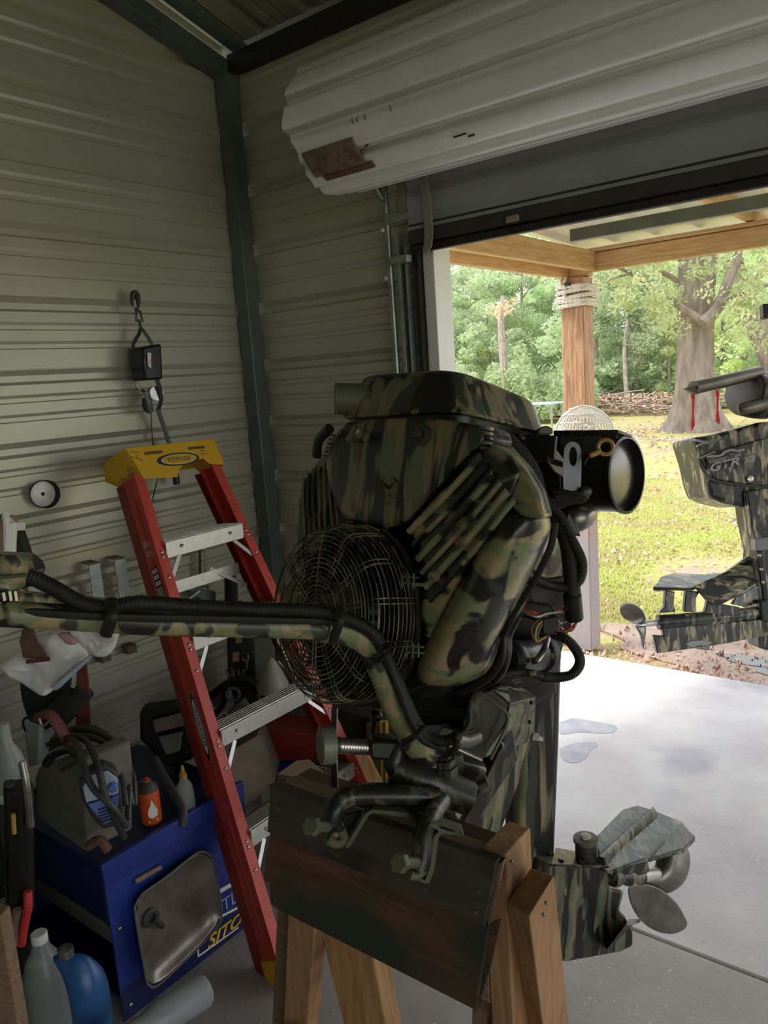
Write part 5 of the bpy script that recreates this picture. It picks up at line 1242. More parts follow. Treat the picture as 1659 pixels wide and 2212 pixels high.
# depth per point: right-hand points lie further back
def hp(pts, k): return [PE(x, y, k+.10*max(0, (x-(1130-.55*(y-1100)))/150)) for x, y in pts]
loft('head_cover', [hp(sc_(hc0, .98), .09), hp(sc_(hc0, 1.0), .06), hp(sc_(hc0, 1.02, -5, 0), .02), hp(sc_(hc0, .96, -8, 0), -.008), hp(sc_(hc0, .74, -10, 0), -.026), hp(sc_(hc0, .3, -10, 0), -.032)], CMS, mo, sub=1)
lp('upper_cowl', [(.10, [(1062, 950), (1110, 965), (1150, 1010), (1180, 1060), (1197, 1120), (1150, 1110), (1090, 1050), (1050, 1000)]), (-.01, [(1058, 955), (1098, 975), (1135, 1015), (1165, 1065), (1180, 1125), (1120, 1115), (1080, 1060), (1048, 1005)])], CMS, bevel=.01, seg=3)
tube('cover_seam', [PE(x, y, .02) for x, y in ((1118, 1120), (1060, 1205), (1010, 1290), (960, 1370))], .006, CMS, mo, n=8)
for i in range(6):
    ball('cover_dimple', PE(928+i*1.5, 1345+i*14, -.004), .008, CMS, mo, sc=(1.3, .5, .5), n=10)
tube('cover_gasket', [PE(x, y, .085+.03*(y < 1300)) for x, y in ((1199, 1130), (1190, 1180), (1165, 1235), (1135, 1290), (1108, 1335), (1090, 1370), (1088, 1400), (1080, 1435), (1050, 1470), (1000, 1492), (930, 1495))], .006, M['black'], mo, n=8, seg=60)
tube('cover_gasket', [PE(x, y, .10) for x, y in ((1120, 1330), (1100, 1372), (1098, 1410), (1085, 1450), (1055, 1478), (1000, 1500))], .006, M['blackm'], mo, n=8, seg=50)
lathe('cover_bolt', PE(941, 1245, -.028), -AX, [(0, .009), (.004, .009), (.005, .006), (.012, .006)], CMV, mo, n=8)
tube('clip_wire', [PE(890, 1262, -.06), PE(915, 1262, -.05), PE(938, 1250, -.04)], .003, M['oliveflat'], mo, n=6)

# fan screen: every wire ring and spoke a part
FC = PE(768, 1325, .0); FAX = -AX
prof = []
for i in range(9): prof.append((.004+.0078*i, .158-.0007*i*i*.35))
prof += [(.074, .149), (.080, .143)]
rr_ = .1355
while rr_ > .022: prof.append((.083+.006*(1-(rr_/.14)**2), rr_)); rr_ -= .0078
fs_u, fs_v = basis(FAX, (0, 0, 1))
for t, r in prof: ringo('screen_ring', FC+FAX*t, FAX, r, .0012, CMV, mo, n=64, m=5)
for k in range(14):
    a = 2*math.pi*(k+.3)/14; d = fs_u*math.cos(a)+fs_v*math.sin(a); d2 = FAX.cross(d)*.0045
    sp_ = [(0.0, .158), (.06, .155), (.078, .146), (.084, .13), (.088, .08), (.090, .024)]
    vs, fs = [], []
    for s in (-1, 1): tube_geo([FC+FAX*(t-.002)+d*r+d2*s for t, r in sp_], .0015, 5, 12, None, True, None, vs, fs)
    mesh('screen_spoke', vs, fs, mat=CMV, parent=mo)
lathe('screen_hub', FC+FAX*.082, FAX, [(0, .024), (.006, .022), (.008, .010)], M['blackm'], mo, n=24)
lathe('fan_ring', FC-FAX*.03, FAX, [(0, .150), (.03, .156), (.032, .156), (.032, .150), (.0, .140)], CMD, mo, n=48)
lathe('flywheel', FC-FAX*.02, FAX, [(0, .145), (.015, .145), (.018, .07), (.04, .06), (.045, .0)], M['black'], mo, n=48)
for k in range(16):
    a = 2*math.pi*k/16; d = fs_u*math.cos(a)+fs_v*math.sin(a); e = FAX.cross(d)
    slab('fan_blade', [FC+FAX*.0+d*.07, FC+d*.14+e*.02, FC+FAX*.035+d*.14+e*.02, FC+FAX*.035+d*.07], e*.002, M['black'], mo, bevel=0)
tube('shroud_lip', [FC+(fs_u*math.cos(a)+fs_v*math.sin(a))*.165+FAX*.0 for a in [x*.1 for x in range(-4, 36)]], .005, CMD, mo, n=6, sm=False)
# clip squares on the screen
for (cx_, cy_) in ((880, 1255), (890, 1405)):
    for o in (-9, 4): tube('screen_clip', [PE(cx_-14, cy_+o, -.055), PE(cx_+26, cy_+o+2, -.03)], .0018, M['oliveflat'], mo, n=5, sm=False)
    for o in (-12, 2, 14): tube('screen_clip', [PE(cx_+o, cy_-16, -.05), PE(cx_+o, cy_+16, -.05)], .0018, M['oliveflat'], mo, n=5, sm=False)

# crankcase and dark mass behind
slab('crankcase', [PE(x, y, .03) for x, y in ((700, 1180), (880, 1120), (960, 1200), (980, 1330), (960, 1450), (930, 1500), (850, 1530), (760, 1535), (690, 1490), (650, 1380), (650, 1260))], AX*.07, M['black'], mo, bevel=.02, seg=3)
slab('engine_block', [D(1100, 1240, 1.42), D(1190, 1170, 1.40), D(1235, 1250, 1.45), D(1225, 1330, 1.5), D(1200, 1390, 1.5), D(1180, 1470, 1.5), D(1060, 1500, 1.45), D(1060, 1380, 1.42)], AX*.03, M['black'], mo, bevel=.015)
slab('side_panel', [D(1190, 1130, 1.42), D(1225, 1180, 1.45), D(1225, 1260, 1.45), D(1140, 1245, 1.38), D(1160, 1200, 1.36)], AX*.05, CMS, mo, bevel=.01)
slab('ignition_module', [D(1135, 1255, 1.36), D(1222, 1240, 1.38), D(1228, 1290, 1.40), D(1205, 1310, 1.38), D(1160, 1312, 1.36), D(1140, 1290, 1.35)], AX*.04, M['dgrey'], mo, bevel=.006)
for i in range(4): tube('module_fin', [D(1132+i*5, 1262+i*2-2, 1.345), D(1128+i*5+6, 1284+i*2, 1.345)], .0035, M['black'], mo, n=6, sm=False)
st1, st2 = D(1090, 1425, 1.38), D(1172, 1412, 1.46)
sdv = (st2-st1)
lathe('starter_motor', st1, sdv, [(0, .030), (.012, .034), (.030, .034), (.034, .031), (.10, .031), (.104, .035), (.125, .035), (.13, .026)], M['blackm'], mo, n=28)
lathe('starter_end', st2, sdv, [(-.01, .036), (.006, .036), (.008, .02)], M['dgrey'], mo, n=24)
tube('starter_band', [D(1182, 1378, 1.42), D(1176, 1400, 1.38), D(1160, 1425, 1.37), D(1150, 1428, 1.38)], .006, M['chrome'], mo, n=8, flat=.5)
for x, y, a in ((1105, 1470, 20), (1110, 1475, 16), (1130, 1452, 30)): tube('edge_clip', [D(x, y, 1.34), D(x+a, y-3, 1.345)], .0016, M['chrome'], mo, n=5, sm=False)
slab('oil_sump', [D(960, 1440, 1.42), D(1090, 1430, 1.44), D(1170, 1450, 1.50), D(1172, 1500, 1.52), D(1060, 1560, 1.50), D(900, 1570, 1.48), D(880, 1520, 1.45)], AX*.05, M['black'], mo, bevel=.01)
slab('fitting', [D(1142, 1450, 1.33), D(1158, 1450, 1.33), D(1160, 1462, 1.33), D(1143, 1462, 1.33)], CF*.01, M['oliveflat'], mo)

# oil filler and decal plate
slab('filler_cap', [D(1163, 938, 1.34), D(1195, 938, 1.34), D(1195, 926, 1.34), D(1184, 919, 1.34), D(1172, 920, 1.34), D(1163, 928, 1.34)], CF*.04, M['oliveflat'], mo, bevel=.003)
slab('filler_body', [D(1140, 938, 1.37), D(1202, 940, 1.35), D(1200, 990, 1.35), D(1170, 1000, 1.37), D(1130, 985, 1.39)], CF*.06, M['black'], mo, bevel=.004)
tube('filler_pipe', [D(1202, 943, 1.34), D(1198, 988, 1.34)], .002, M['chrome'], mo, n=6, sm=False)
slab('label_plate', [D(1175, 985, 1.37), D(1203, 972, 1.36), D(1218, 992, 1.36), D(1218, 1030, 1.36), D(1200, 1020, 1.365)], CF*.01, M['alu'], mo, bevel=.001)
slab('label_bars', [D(1183, 988, 1.36), D(1216, 998, 1.35), D(1216, 1010, 1.35), D(1192, 1002, 1.36)], CF*.002, M['blk'], mo, bevel=0)
for i in range(7): slab('label_bar', [D(1180+i*5, 985+i*1.6, 1.357), D(1182+i*5, 985+i*1.6, 1.357), D(1186+i*5, 997+i*1.6, 1.357), D(1184+i*5, 997+i*1.6, 1.357)], CF*.001, M['blk'], mo, bevel=0)
slab('upper_black_cover', [D(1065, 930, 1.50), D(1165, 935, 1.42), D(1215, 985, 1.40), D(1215, 1060, 1.40), D(1190, 1100, 1.42), D(1120, 1000, 1.46), D(1068, 960, 1.5)], CF*.06, M['black'], mo, bevel=.008)
tube('throttle_linkage', [D(1122, 935, 1.38), D(1127, 944, 1.37), D(1134, 948, 1.37)], .003, M['chrome'], mo, n=6)

# muffler: drum with dished end cap
ma, mb = D(1195, 1008, 1.62), D(1334, 1019, 1.44)
mv = (mb-ma); L_ = mv.length
MUD = V((.60, -.80, 0)).normalized()
mdir = (CR*.72-CF*.69-CU*.03).normalized(); me_c = D(1352, 1026, 1.40); MR = .0690
lathe('muffler', me_c-mdir*.20, mdir, [(0, .02), (.0, MR*.98), (.195, MR*.98), (.197, MR*1.03), (.203, MR*1.03), (.204, MR*.95), (.192, MR*.90), (.186, MR*.88)], M['blackm'], mo, n=48, bevel=0)
lathe('muffler_end', me_c-mdir*.012, mdir, [(-.002, MR*.90), (.001, MR*.80), (.006, MR*.45), (.008, .001)], M['endcap'], mo, n=48)
lathe('muffler_band', me_c-mdir*.145, mdir, [(0, MR*1.0), (.0, MR*1.03), (.008, MR*1.03), (.008, MR)], M['blackm'], mo, n=48)
slab('heat_shield', [D(1196, 930, 1.42), D(1335, 928, 1.36), D(1364, 938, 1.40), D(1368, 945, 1.43), D(1330, 948, 1.5), D(1196, 945, 1.6)], V((0, 0, -.006)), M['black'], mo, bevel=.001)
slab('heat_shield', [D(1196, 931, 1.42), D(1335, 929, 1.36), D(1330, 960, 1.37), D(1200, 985, 1.42)], CF*.004, M['black'], mo, bevel=.001)
slab('heat_shield', [D(1205, 940, 1.405), D(1300, 938, 1.375), D(1300, 1085, 1.40), D(1215, 1085, 1.42)], CF*.02, M['black'], mo, bevel=.004)
# lifting bracket with slot
def brk(out, inn, d0, d1, mt, name):
    n = len(out); vs = []
    for e in (0, 1):
        for q in (out, inn):
            for x, y in q: vs.append(D(x, y, d0)+CF*(.004*e))
    fs = []
    for i in range(n):
        j = (i+1) % n
        fs += [[i, j, n+j, n+i], [2*n+i, 3*n+i, 3*n+j, 2*n+j], [i, 2*n+i, 2*n+j, j], [n+i, n+j, 3*n+j, 3*n+i]]
    return mesh(name, vs, fs, mat=mt, parent=mo, autos=30)
def ringpts(cx, cy, rx, ry, n=28, sq=1): return [(cx+rx*math.cos(6.2832*i/n-1.5708), cy+ry*math.sin(6.2832*i/n-1.5708)) for i in range(n)]
o_ = []
for i in range(28):
    a = 6.2832*i/28-1.5708; x = 1237+18.5*math.cos(a); y = 976+22*math.sin(a)
    if math.sin(a) > .1: y = 976+(84 if math.sin(a) > .25 else 40)*1.0; x = 1236+18*math.cos(a)*(1.15 if math.sin(a) < .9 else 1)
    o_.append((x, y))
brk(o_, ringpts(1238, 986, 8.5, 21), 1.36, 1.36, M['brkt'], 'lifting_bracket')
slab('bracket_flange', [D(1208, 1054, 1.35), D(1255, 1064, 1.31), D(1274, 1075, 1.32), D(1272, 1079, 1.32), D(1205, 1063, 1.35)], CF*.05, M['brkt'], mo, bevel=.002)
slab('bracket_flange', [D(1206, 1062, 1.355), D(1272, 1078, 1.33), D(1262, 1086, 1.34), D(1240, 1088, 1.35), D(1212, 1100, 1.36), D(1196, 1078, 1.36)], CF*.03, M['dgrey'], mo, bevel=.002)
lathe('bolt', D(1264, 1062, 1.35), -CF, [(0, .010), (.01, .010), (.011, .006)], M['blackm'], mo, n=6)
tube('exhaust_elbow', [D(1262, 1085, 1.50), D(1258, 1108, 1.48), D(1240, 1120, 1.47), D(1215, 1118, 1.50)], .028, M['bronze'], mo, n=20)
slab('exhaust_strap', [D(1228, 1100, 1.42), D(1250, 1140, 1.42), D(1255, 1160, 1.42), D(1240, 1155, 1.42), D(1222, 1120, 1.42)], CF*.006, M['black'], mo)
# dipstick
dp = D(1308, 966, 1.33); ringo('dipstick_ring', dp, (CF+CR*.25), .0125, .0036, M['gold'], mo, n=28, m=8)
tube('dipstick_handle', [D(1296, 974, 1.33), D(1285, 980, 1.33), D(1274, 984, 1.33)], (lambda t: .0055-.001*t), M['gold'], mo, n=10)
tube('dipstick_rod', [D(1273, 984, 1.33), D(1261, 1004, 1.335)], .0015, M['dgrey'], mo, n=6, sm=False)

# wiring conduits
CG = (.0034, .0014)
def loom(name, pts, r, corr=True, mt='rubber', nn=12, **k): return tube(name, [D(*p) for p in pts], r, M[mt], mo, n=nn, seg=60, corr=(CG if corr else None), autos=180, **k)
loom('conduit', [(1062, 942, 1.40), (1095, 952, 1.36), (1130, 985, 1.34), (1155, 1030, 1.33), (1168, 1075, 1.33), (1200, 1115, 1.33), (1224, 1170, 1.33), (1233, 1230, 1.34), (1238, 1290, 1.36), (1240, 1335, 1.37)], .0135)
loom('conduit', [(1170, 1075, 1.32), (1212, 1120, 1.32), (1240, 1175, 1.32), (1257, 1215, 1.33), (1252, 1252, 1.34), (1225, 1268, 1.35), (1190, 1264, 1.34), (1160, 1252, 1.32), (1142, 1242, 1.31)], .0085)
loom('conduit_sleeve', [(1236, 1285, 1.35), (1241, 1335, 1.37)], .016, False, 'black')
loom('conduit_end', [(1138, 1238, 1.31), (1148, 1244, 1.312)], .012, False, 'black')
loom('conduit', [(1196, 1370, 1.38), (1225, 1382, 1.36), (1248, 1410, 1.36), (1252, 1435, 1.37), (1235, 1457, 1.38), (1205, 1463, 1.38), (1172, 1462, 1.37)], .0085)
loom('conduit', [(1172, 1462, 1.37), (1150, 1455, 1.35), (1120, 1452, 1.34), (1080, 1462, 1.32), (1040, 1482, 1.30), (1018, 1510, 1.29)], .0065)
loom('thin_cable', [(1018, 1510, 1.29), (1014, 1535, 1.29), (1013, 1560, 1.28), (1003, 1580, 1.27), (985, 1592, 1.26)], .0045, False)
WIRES = [('red', [(1118, 1306, 1.37), (1150, 1322, 1.35), (1180, 1325, 1.36), (1215, 1315, 1.37), (1236, 1335, 1.37)]), ('alu', [(1120, 1312, 1.37), (1155, 1332, 1.34), (1185, 1325, 1.35), (1225, 1320, 1.37)]),
         ('gold', [(1120, 1310, 1.37), (1150, 1328, 1.35), (1180, 1330, 1.35), (1160, 1355, 1.34), (1158, 1385, 1.34), (1180, 1375, 1.35)]), ('brick', [(1178, 1328, 1.35), (1150, 1352, 1.34), (1155, 1380, 1.34), (1185, 1372, 1.36)]),
         ('redp', [(1195, 1360, 1.37), (1218, 1365, 1.37), (1240, 1350, 1.38), (1246, 1338, 1.38)]), ('alu', [(1190, 1350, 1.36), (1215, 1345, 1.37), (1235, 1335, 1.37)]),
         ('bronze', [(1205, 1340, 1.37), (1215, 1360, 1.38), (1235, 1362, 1.38), (1248, 1342, 1.38)]), ('oliveflat', [(1182, 1330, 1.35), (1165, 1360, 1.34), (1160, 1382, 1.34)]),
         ('black', [(1140, 1300, 1.36), (1190, 1310, 1.36), (1200, 1350, 1.36), (1175, 1380, 1.35)]), ('black', [(1130, 1330, 1.38), (1175, 1345, 1.36), (1200, 1370, 1.36)]), ('brick', [(1200, 1325, 1.37), (1222, 1335, 1.37), (1206, 1358, 1.37)])]
for c_, p in WIRES: tube('wire', [D(*q) for q in p], .0022, M[c_], mo, n=6, seg=24)
slab('taped_plug', [D(1172, 1335, 1.34), D(1205, 1330, 1.35), D(1212, 1352, 1.36), D(1200, 1372, 1.35), D(1172, 1372, 1.34)], CF*.02, M['black'], mo, bevel=.004)

# tiller
TB = [(-420, 1296, .84), (-60, 1322, .90), (0, 1325, .93), (150, 1334, .98), (320, 1346, 1.04), (500, 1352, 1.10), (640, 1356, 1.14), (735, 1362, 1.17)]
tube('tiller_tube', [D(*p) for p in TB], .0165, CMT, mo, n=20, seg=60)
loft('tiller_channel', [[D(x, y-46+dy, d) for dy in (0,)]+[D(x, y-18, d), D(x, y-18, d)+CF*.03, D(x, y-46, d)+CF*.03] for x, y, d in TB[1:4]+[(230, 1345, 1.0)]], CMT, mo, bevel=.004)
tube('tiller_bend', [D(*p) for p in ((700, 1358, 1.16), (755, 1366, 1.18), (800, 1395, 1.20), (825, 1450, 1.22), (848, 1510, 1.25), (880, 1580, 1.28), (920, 1632, 1.31), (985, 1648, 1.34))], .0215, CMT, mo, n=20, seg=60)
TC = [(45, 1240, .93), (75, 1250, .935), (120, 1272, .95), (180, 1305, .97), (235, 1312, .985), (300, 1302, 1.0), (420, 1310, 1.05), (560, 1316, 1.09), (680, 1320, 1.13), (760, 1340, 1.15), (810, 1372, 1.17), (835, 1420, 1.19), (862, 1480, 1.21), (890, 1545, 1.24), (920, 1590, 1.26), (965, 1600, 1.26), (992, 1585, 1.26)]
loom('tiller_conduit', TC, .0096)
tube('tiller_cable', [D(*p) for p in ((-40, 1316, .91), (60, 1322, .94), (230, 1332, .975), (420, 1336, 1.035), (600, 1340, 1.10), (730, 1345, 1.15), (790, 1365, 1.165), (830, 1410, 1.18), (858, 1480, 1.20), (885, 1550, 1.23), (915, 1600, 1.25), (960, 1618, 1.27))], .0055, M['rubber'], mo, n=8, seg=80)
def tie(x0, y0, d0, x1, y1, d1, r=.006): return tube('cable_tie', [D(x0, y0, d0), D((x0+x1)/2+6, (y0+y1)/2, min(d0, d1)-.022), D(x1, y1, d1)], r, M['rubber'], mo, n=8, flat=.5)
tie(240, 1295, .975, 228, 1372, .98, .008); tie(735, 1305, 1.135, 718, 1385, 1.15, .007); tie(842, 1390, 1.17, 800, 1425, 1.19, .005); tie(915, 1570, 1.23, 870, 1605, 1.26, .006); tie(985, 1590, 1.25, 975, 1630, 1.28, .006)
tube('cable_tie', [D(792, 1425, 1.185), D(815, 1430, 1.18), D(842, 1405, 1.165)], .004, M['rubber'], mo, n=6)
# throttle control box at the left edge
slab('control_box', [D(-60, 1195, .90), D(20, 1200, .90), D(45, 1212, .905), D(50, 1235, .91), D(42, 1262, .91), D(20, 1282, .90), D(-60, 1284, .89)], CF*.07, CMT, mo, bevel=.012, seg=4)
slab('control_plate', [D(-60, 1246, .885), D(44, 1240, .895), D(46, 1248, .895), D(-60, 1256, .885)], CF*.02, M['oliveflat'], mo, bevel=.004)
for x in (8, 22, 34): lathe('bolt', D(x, 1286, .93), V((0, 0, 1)), [(-.006, .004), (.006, .004)], M['chrome'], mo, n=8)

slab('gap_backing', [D(900, 1500, 1.50), D(1070, 1490, 1.50), D(1075, 1640, 1.52), D(1010, 1735, 1.50), D(890, 1700, 1.46)], CF*.05, M['black'], mo, bevel=.008)  # black slab added to darken the bright gap below the engine
# tilt bolt with round head
ta1, tb1 = D(700, 1610, 1.24), D(800, 1614, 1.28)
td1 = (tb1-ta1).normalized(); kd = (CR*.94+CF*.30).normalized()
lathe('knob', D(690, 1611, 1.215), kd, [(0, .026), (.0015, .0295), (.022, .0295), (.0235, .027)], M['knobm'], mo, n=40)
lathe('knob_neck', D(716, 1610, 1.225), kd, [(0, .013), (.012, .013)], M['dgrey'], mo, n=20)
vs, fs = [], []
p0, p1 = D(724, 1610, 1.245), D(800, 1614, 1.30); dd = (p1-p0); nst = 13
rings = []
uu_, vv_ = basis(dd)
for i in range(nst*4+1):
    t = i/(nst*4); r = .0118+(.0014 if i % 4 in (1, 2) else -.0012); c = p0+dd*t
    rings.append([c+(uu_*math.cos(a)+vv_*math.sin(a))*r for a in [6.2832*k/18 for k in range(18)]])
loft('threaded_rod', rings, M['chrome'], mo, autos=60)
slab('rod_sleeve', [D(800, 1600, 1.27), D(870, 1600, 1.30), D(872, 1648, 1.30), D(800, 1642, 1.27)], CF*.05, CMD, mo, bevel=.006)
# flat tie strap standing behind the bolt
slab('lift_strap', [D(716, 1530, 1.30), D(729, 1530, 1.30), D(727, 1620, 1.31), D(731, 1702, 1.31), D(715, 1702, 1.31), D(714, 1620, 1.31)], CF*.004, M['black'], mo, bevel=0)
tube('strap_lit_edge', [D(729, 1530, 1.298), D(727, 1600, 1.305), D(730, 1700, 1.305)], .0012, M['alu'], mo, n=5)  # pale metal tube stands in for light caught along the strap's edge
tube('drain_hose', [D(806, 1535, 1.42), D(808, 1560, 1.42), D(803, 1598, 1.40)], .004, M['black'], mo, n=6)
ball('hose_fitting', D(812, 1548, 1.42), .012, M['black'], mo, n=10)

# swivel bracket
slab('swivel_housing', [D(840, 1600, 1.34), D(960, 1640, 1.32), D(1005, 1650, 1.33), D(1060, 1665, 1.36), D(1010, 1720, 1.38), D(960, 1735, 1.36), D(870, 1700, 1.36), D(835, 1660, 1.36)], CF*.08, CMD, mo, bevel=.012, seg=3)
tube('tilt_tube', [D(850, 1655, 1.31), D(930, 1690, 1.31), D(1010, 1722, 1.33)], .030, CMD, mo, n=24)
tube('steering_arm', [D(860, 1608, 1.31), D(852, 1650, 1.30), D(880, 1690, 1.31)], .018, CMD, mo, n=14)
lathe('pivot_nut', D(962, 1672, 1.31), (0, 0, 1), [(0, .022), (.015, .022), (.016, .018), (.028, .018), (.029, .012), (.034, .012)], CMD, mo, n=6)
tube('pivot_rod', [D(970, 1610, 1.30), D(1040, 1642, 1.31)], .0045, M['bronze'], mo, n=10, sm=False)
slab('pivot_plate', [D(985, 1715, 1.38), D(1052, 1690, 1.36), D(1058, 1694, 1.36), D(1058, 1700, 1.36), D(990, 1725, 1.38)], CF*.05, M['oliveflat'], mo, bevel=.002)
slab('swivel_plate', [D(1040, 1700, 1.42), D(1075, 1630, 1.42), D(1105, 1560, 1.42), D(1120, 1640, 1.48), D(1080, 1700, 1.46), D(1010, 1810, 1.44), D(985, 1800, 1.42)], CF*.03, CMD, mo, bevel=.004)
# mounting box plate below the engine
slab('mount_plate', [D(1030, 1500, 1.40), D(1062, 1490, 1.40), D(1098, 1520, 1.40), D(1093, 1560, 1.40), D(1045, 1640, 1.40), D(1005, 1640, 1.40), D(1000, 1560, 1.40)], CF*.01, CMD, mo, bevel=.002)
slab('mount_plate', [D(1062, 1488, 1.40), D(1098, 1480, 1.46), D(1120, 1478, 1.50), D(1158, 1505, 1.50), D(1154, 1600, 1.52), D(1040, 1640, 1.40), D(1092, 1560, 1.40), D(1098, 1520, 1.40)], CF*.012, camo('bracket camouflage', V((.4, .3, 1)), 34, .8, bl=.47), mo, bevel=.003)
slab('mount_plate', [D(1062, 1488, 1.40), D(1098, 1470, 1.50), D(1158, 1505, 1.50), D(1098, 1522, 1.40)], V((0, 0, -.006)), CMD, mo, bevel=.001)
tube('linkage_rod', [D(1030, 1492, 1.37), D(1080, 1528, 1.36), D(1096, 1545, 1.36), D(1092, 1572, 1.36), D(1060, 1640, 1.36)], .003, M['oliveflat'], mo, n=8)
tube('shift_rod', [D(1078, 1625, 1.38), D(1086, 1612, 1.37), D(1080, 1600, 1.37)], .003, M['chrome'], mo, n=6)
lathe('bolt', D(1148, 1592, 1.46), (CR-CU*.3), [(0, .010), (.012, .010), (.013, .006), (.022, .005)], M['bronze'], mo, n=6)
tube('grease_fitting', [D(960, 1590, 1.30), D(1000, 1600, 1.32), D(1030, 1590, 1.34)], .014, M['bronze'], mo, n=12)
for x, y in ((1148, 1518), (1144, 1560), (1084, 1614), (1098, 1545)): ball('plate_hole', D(x, y, 1.455 if x > 1100 else 1.395), .004, M['blk'], mo, n=8)

# transom clamps
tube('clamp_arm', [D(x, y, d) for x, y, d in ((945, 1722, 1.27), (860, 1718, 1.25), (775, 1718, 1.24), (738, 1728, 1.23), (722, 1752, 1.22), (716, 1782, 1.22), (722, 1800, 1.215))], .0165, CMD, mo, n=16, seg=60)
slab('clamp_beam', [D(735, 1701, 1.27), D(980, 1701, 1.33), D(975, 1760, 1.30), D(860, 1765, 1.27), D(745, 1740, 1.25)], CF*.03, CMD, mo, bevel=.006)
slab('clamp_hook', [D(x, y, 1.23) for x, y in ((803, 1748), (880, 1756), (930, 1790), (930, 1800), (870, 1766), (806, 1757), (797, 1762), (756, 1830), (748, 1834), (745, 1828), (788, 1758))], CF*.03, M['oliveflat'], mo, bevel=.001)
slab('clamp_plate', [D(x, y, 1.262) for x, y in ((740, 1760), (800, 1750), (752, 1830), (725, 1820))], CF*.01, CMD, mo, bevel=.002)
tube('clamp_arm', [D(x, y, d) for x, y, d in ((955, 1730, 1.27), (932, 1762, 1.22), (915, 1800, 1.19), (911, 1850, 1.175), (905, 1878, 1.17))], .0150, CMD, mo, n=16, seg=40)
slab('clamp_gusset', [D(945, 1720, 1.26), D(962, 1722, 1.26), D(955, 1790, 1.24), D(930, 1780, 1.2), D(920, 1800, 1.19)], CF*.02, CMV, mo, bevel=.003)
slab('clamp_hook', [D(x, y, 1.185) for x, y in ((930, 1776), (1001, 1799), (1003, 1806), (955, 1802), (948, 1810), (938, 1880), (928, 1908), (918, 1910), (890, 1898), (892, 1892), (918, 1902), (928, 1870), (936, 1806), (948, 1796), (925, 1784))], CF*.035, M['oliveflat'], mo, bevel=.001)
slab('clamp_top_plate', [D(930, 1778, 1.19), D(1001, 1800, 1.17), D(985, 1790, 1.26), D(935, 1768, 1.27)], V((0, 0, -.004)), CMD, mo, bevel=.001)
for (x, y, d, x2, y2, d2, hx, hy) in ((712, 1786, 1.215, 678, 1785, 1.165, 667, 1784), (900, 1862, 1.165, 868, 1864, 1.12, 855, 1862)):
    a, b = D(x, y, d), D(x2, y2, d2); dv = (b-a).normalized()
    lathe('clamp_screw', a-dv*.01, dv, [(0, .0085), ((b-a).length+.012, .0085)], M['oliveflat'], mo, n=20)
    lathe('screw_head', b, dv, [(0, .0145), (.013, .0145), (.0145, .0125)], M['oliveflat'], mo, n=6, smooth=False)
    lathe('screw_foot', a-dv*.016, dv, [(0, .017), (.006, .017), (.01, .010)], CMV, mo, n=20)
tube('clamp_claw', [D(735, 1790, 1.22), D(742, 1810, 1.225), D(728, 1822, 1.22), D(706, 1812, 1.21)], .008, M['oliveflat'], mo, n=10)
tube('clamp_claw', [D(918, 1866, 1.17), D(912, 1882, 1.17), D(896, 1892, 1.165), D(884, 1888, 1.16)], .007, M['oliveflat'], mo, n=10)

# midsection leg
CMM = camo('leg camouflage streaks', V((.02, 0, 1)), 26, .88, bl=.47, green=(.13, .15, .09), tan=(.27, .22, .13))
def midring(yy, xl, xr, d, xm): return rrect([D(xl, yy, d+.03), D(xm, yy+8, d-.045), D(xr, yy+2, d), D((xl+xr)/2+20, yy-6, d+.10)], .02, 4)
loft('midsection', [midring(1400, 1105, 1217, 1.62, 1150), midring(1600, 1090, 1212, 1.66, 1130), midring(1850, 1085, 1201, 1.72, 1115), midring(1960, 1090, 1198, 1.75, 1115)], CMM, mo)
slab('midsection_side', [D(1105, 1560, 1.52), D(1150, 1560, 1.56), D(1122, 1690, 1.58), D(1070, 1830, 1.58), D(1000, 1815, 1.50), D(1060, 1700, 1.50)], CF*.05, CMM, mo, bevel=.006)
# lower unit
def LU(px, py, d): return D(px, py, d)
g0 = [(1188, 1868, 1.66), (1316, 1872, 1.72), (1320, 1920, 1.73), (1350, 1925, 1.76), (1340, 1965, 1.76), (1352, 1980, 1.77), (1369, 2012, 1.78), (1369, 2045, 1.78), (1340, 2058, 1.77), (1220, 2078, 1.70), (1190, 2080, 1.66)]
slab('gearcase', [LU(*p) for p in g0], -LX*.055, CML, mo, bevel=.006)
slab('gearcase_lid', [LU(1190, 1866, 1.655), LU(1316, 1871, 1.71), LU(1300, 1850, 1.79), LU(1200, 1830, 1.76)], V((0, 0, -.006)), CML, mo, bevel=.001)
for x, y in ((1212, 1859), (1259, 1861)): obox('lid_bolt', D(x, y, 1.69), CR*.010, CF*.012, (0, 0, .010), M['blackm'], mo, bevel=.001)
cp = D(1266, 1848, 1.73)
lathe('oil_cap', cp+V((0, 0, -.012)), (0, 0, 1), [(0, .0235), (.046, .0235), (.047, .027), (.054, .027), (.055, .02)], M['dgrey'], mo, n=32)
lathe('oil_cap_rim', cp+V((0, 0, .036)), (0, 0, 1), [(0, .0272), (.007, .0272), (.008, .022)], M['oliveflat'], mo, n=32)
lathe('oil_cap_plug', cp+V((0, 0, .043)), (0, 0, 1), [(0, .012), (.007, .012), (.008, .008)], M['bulb'], mo, n=6)
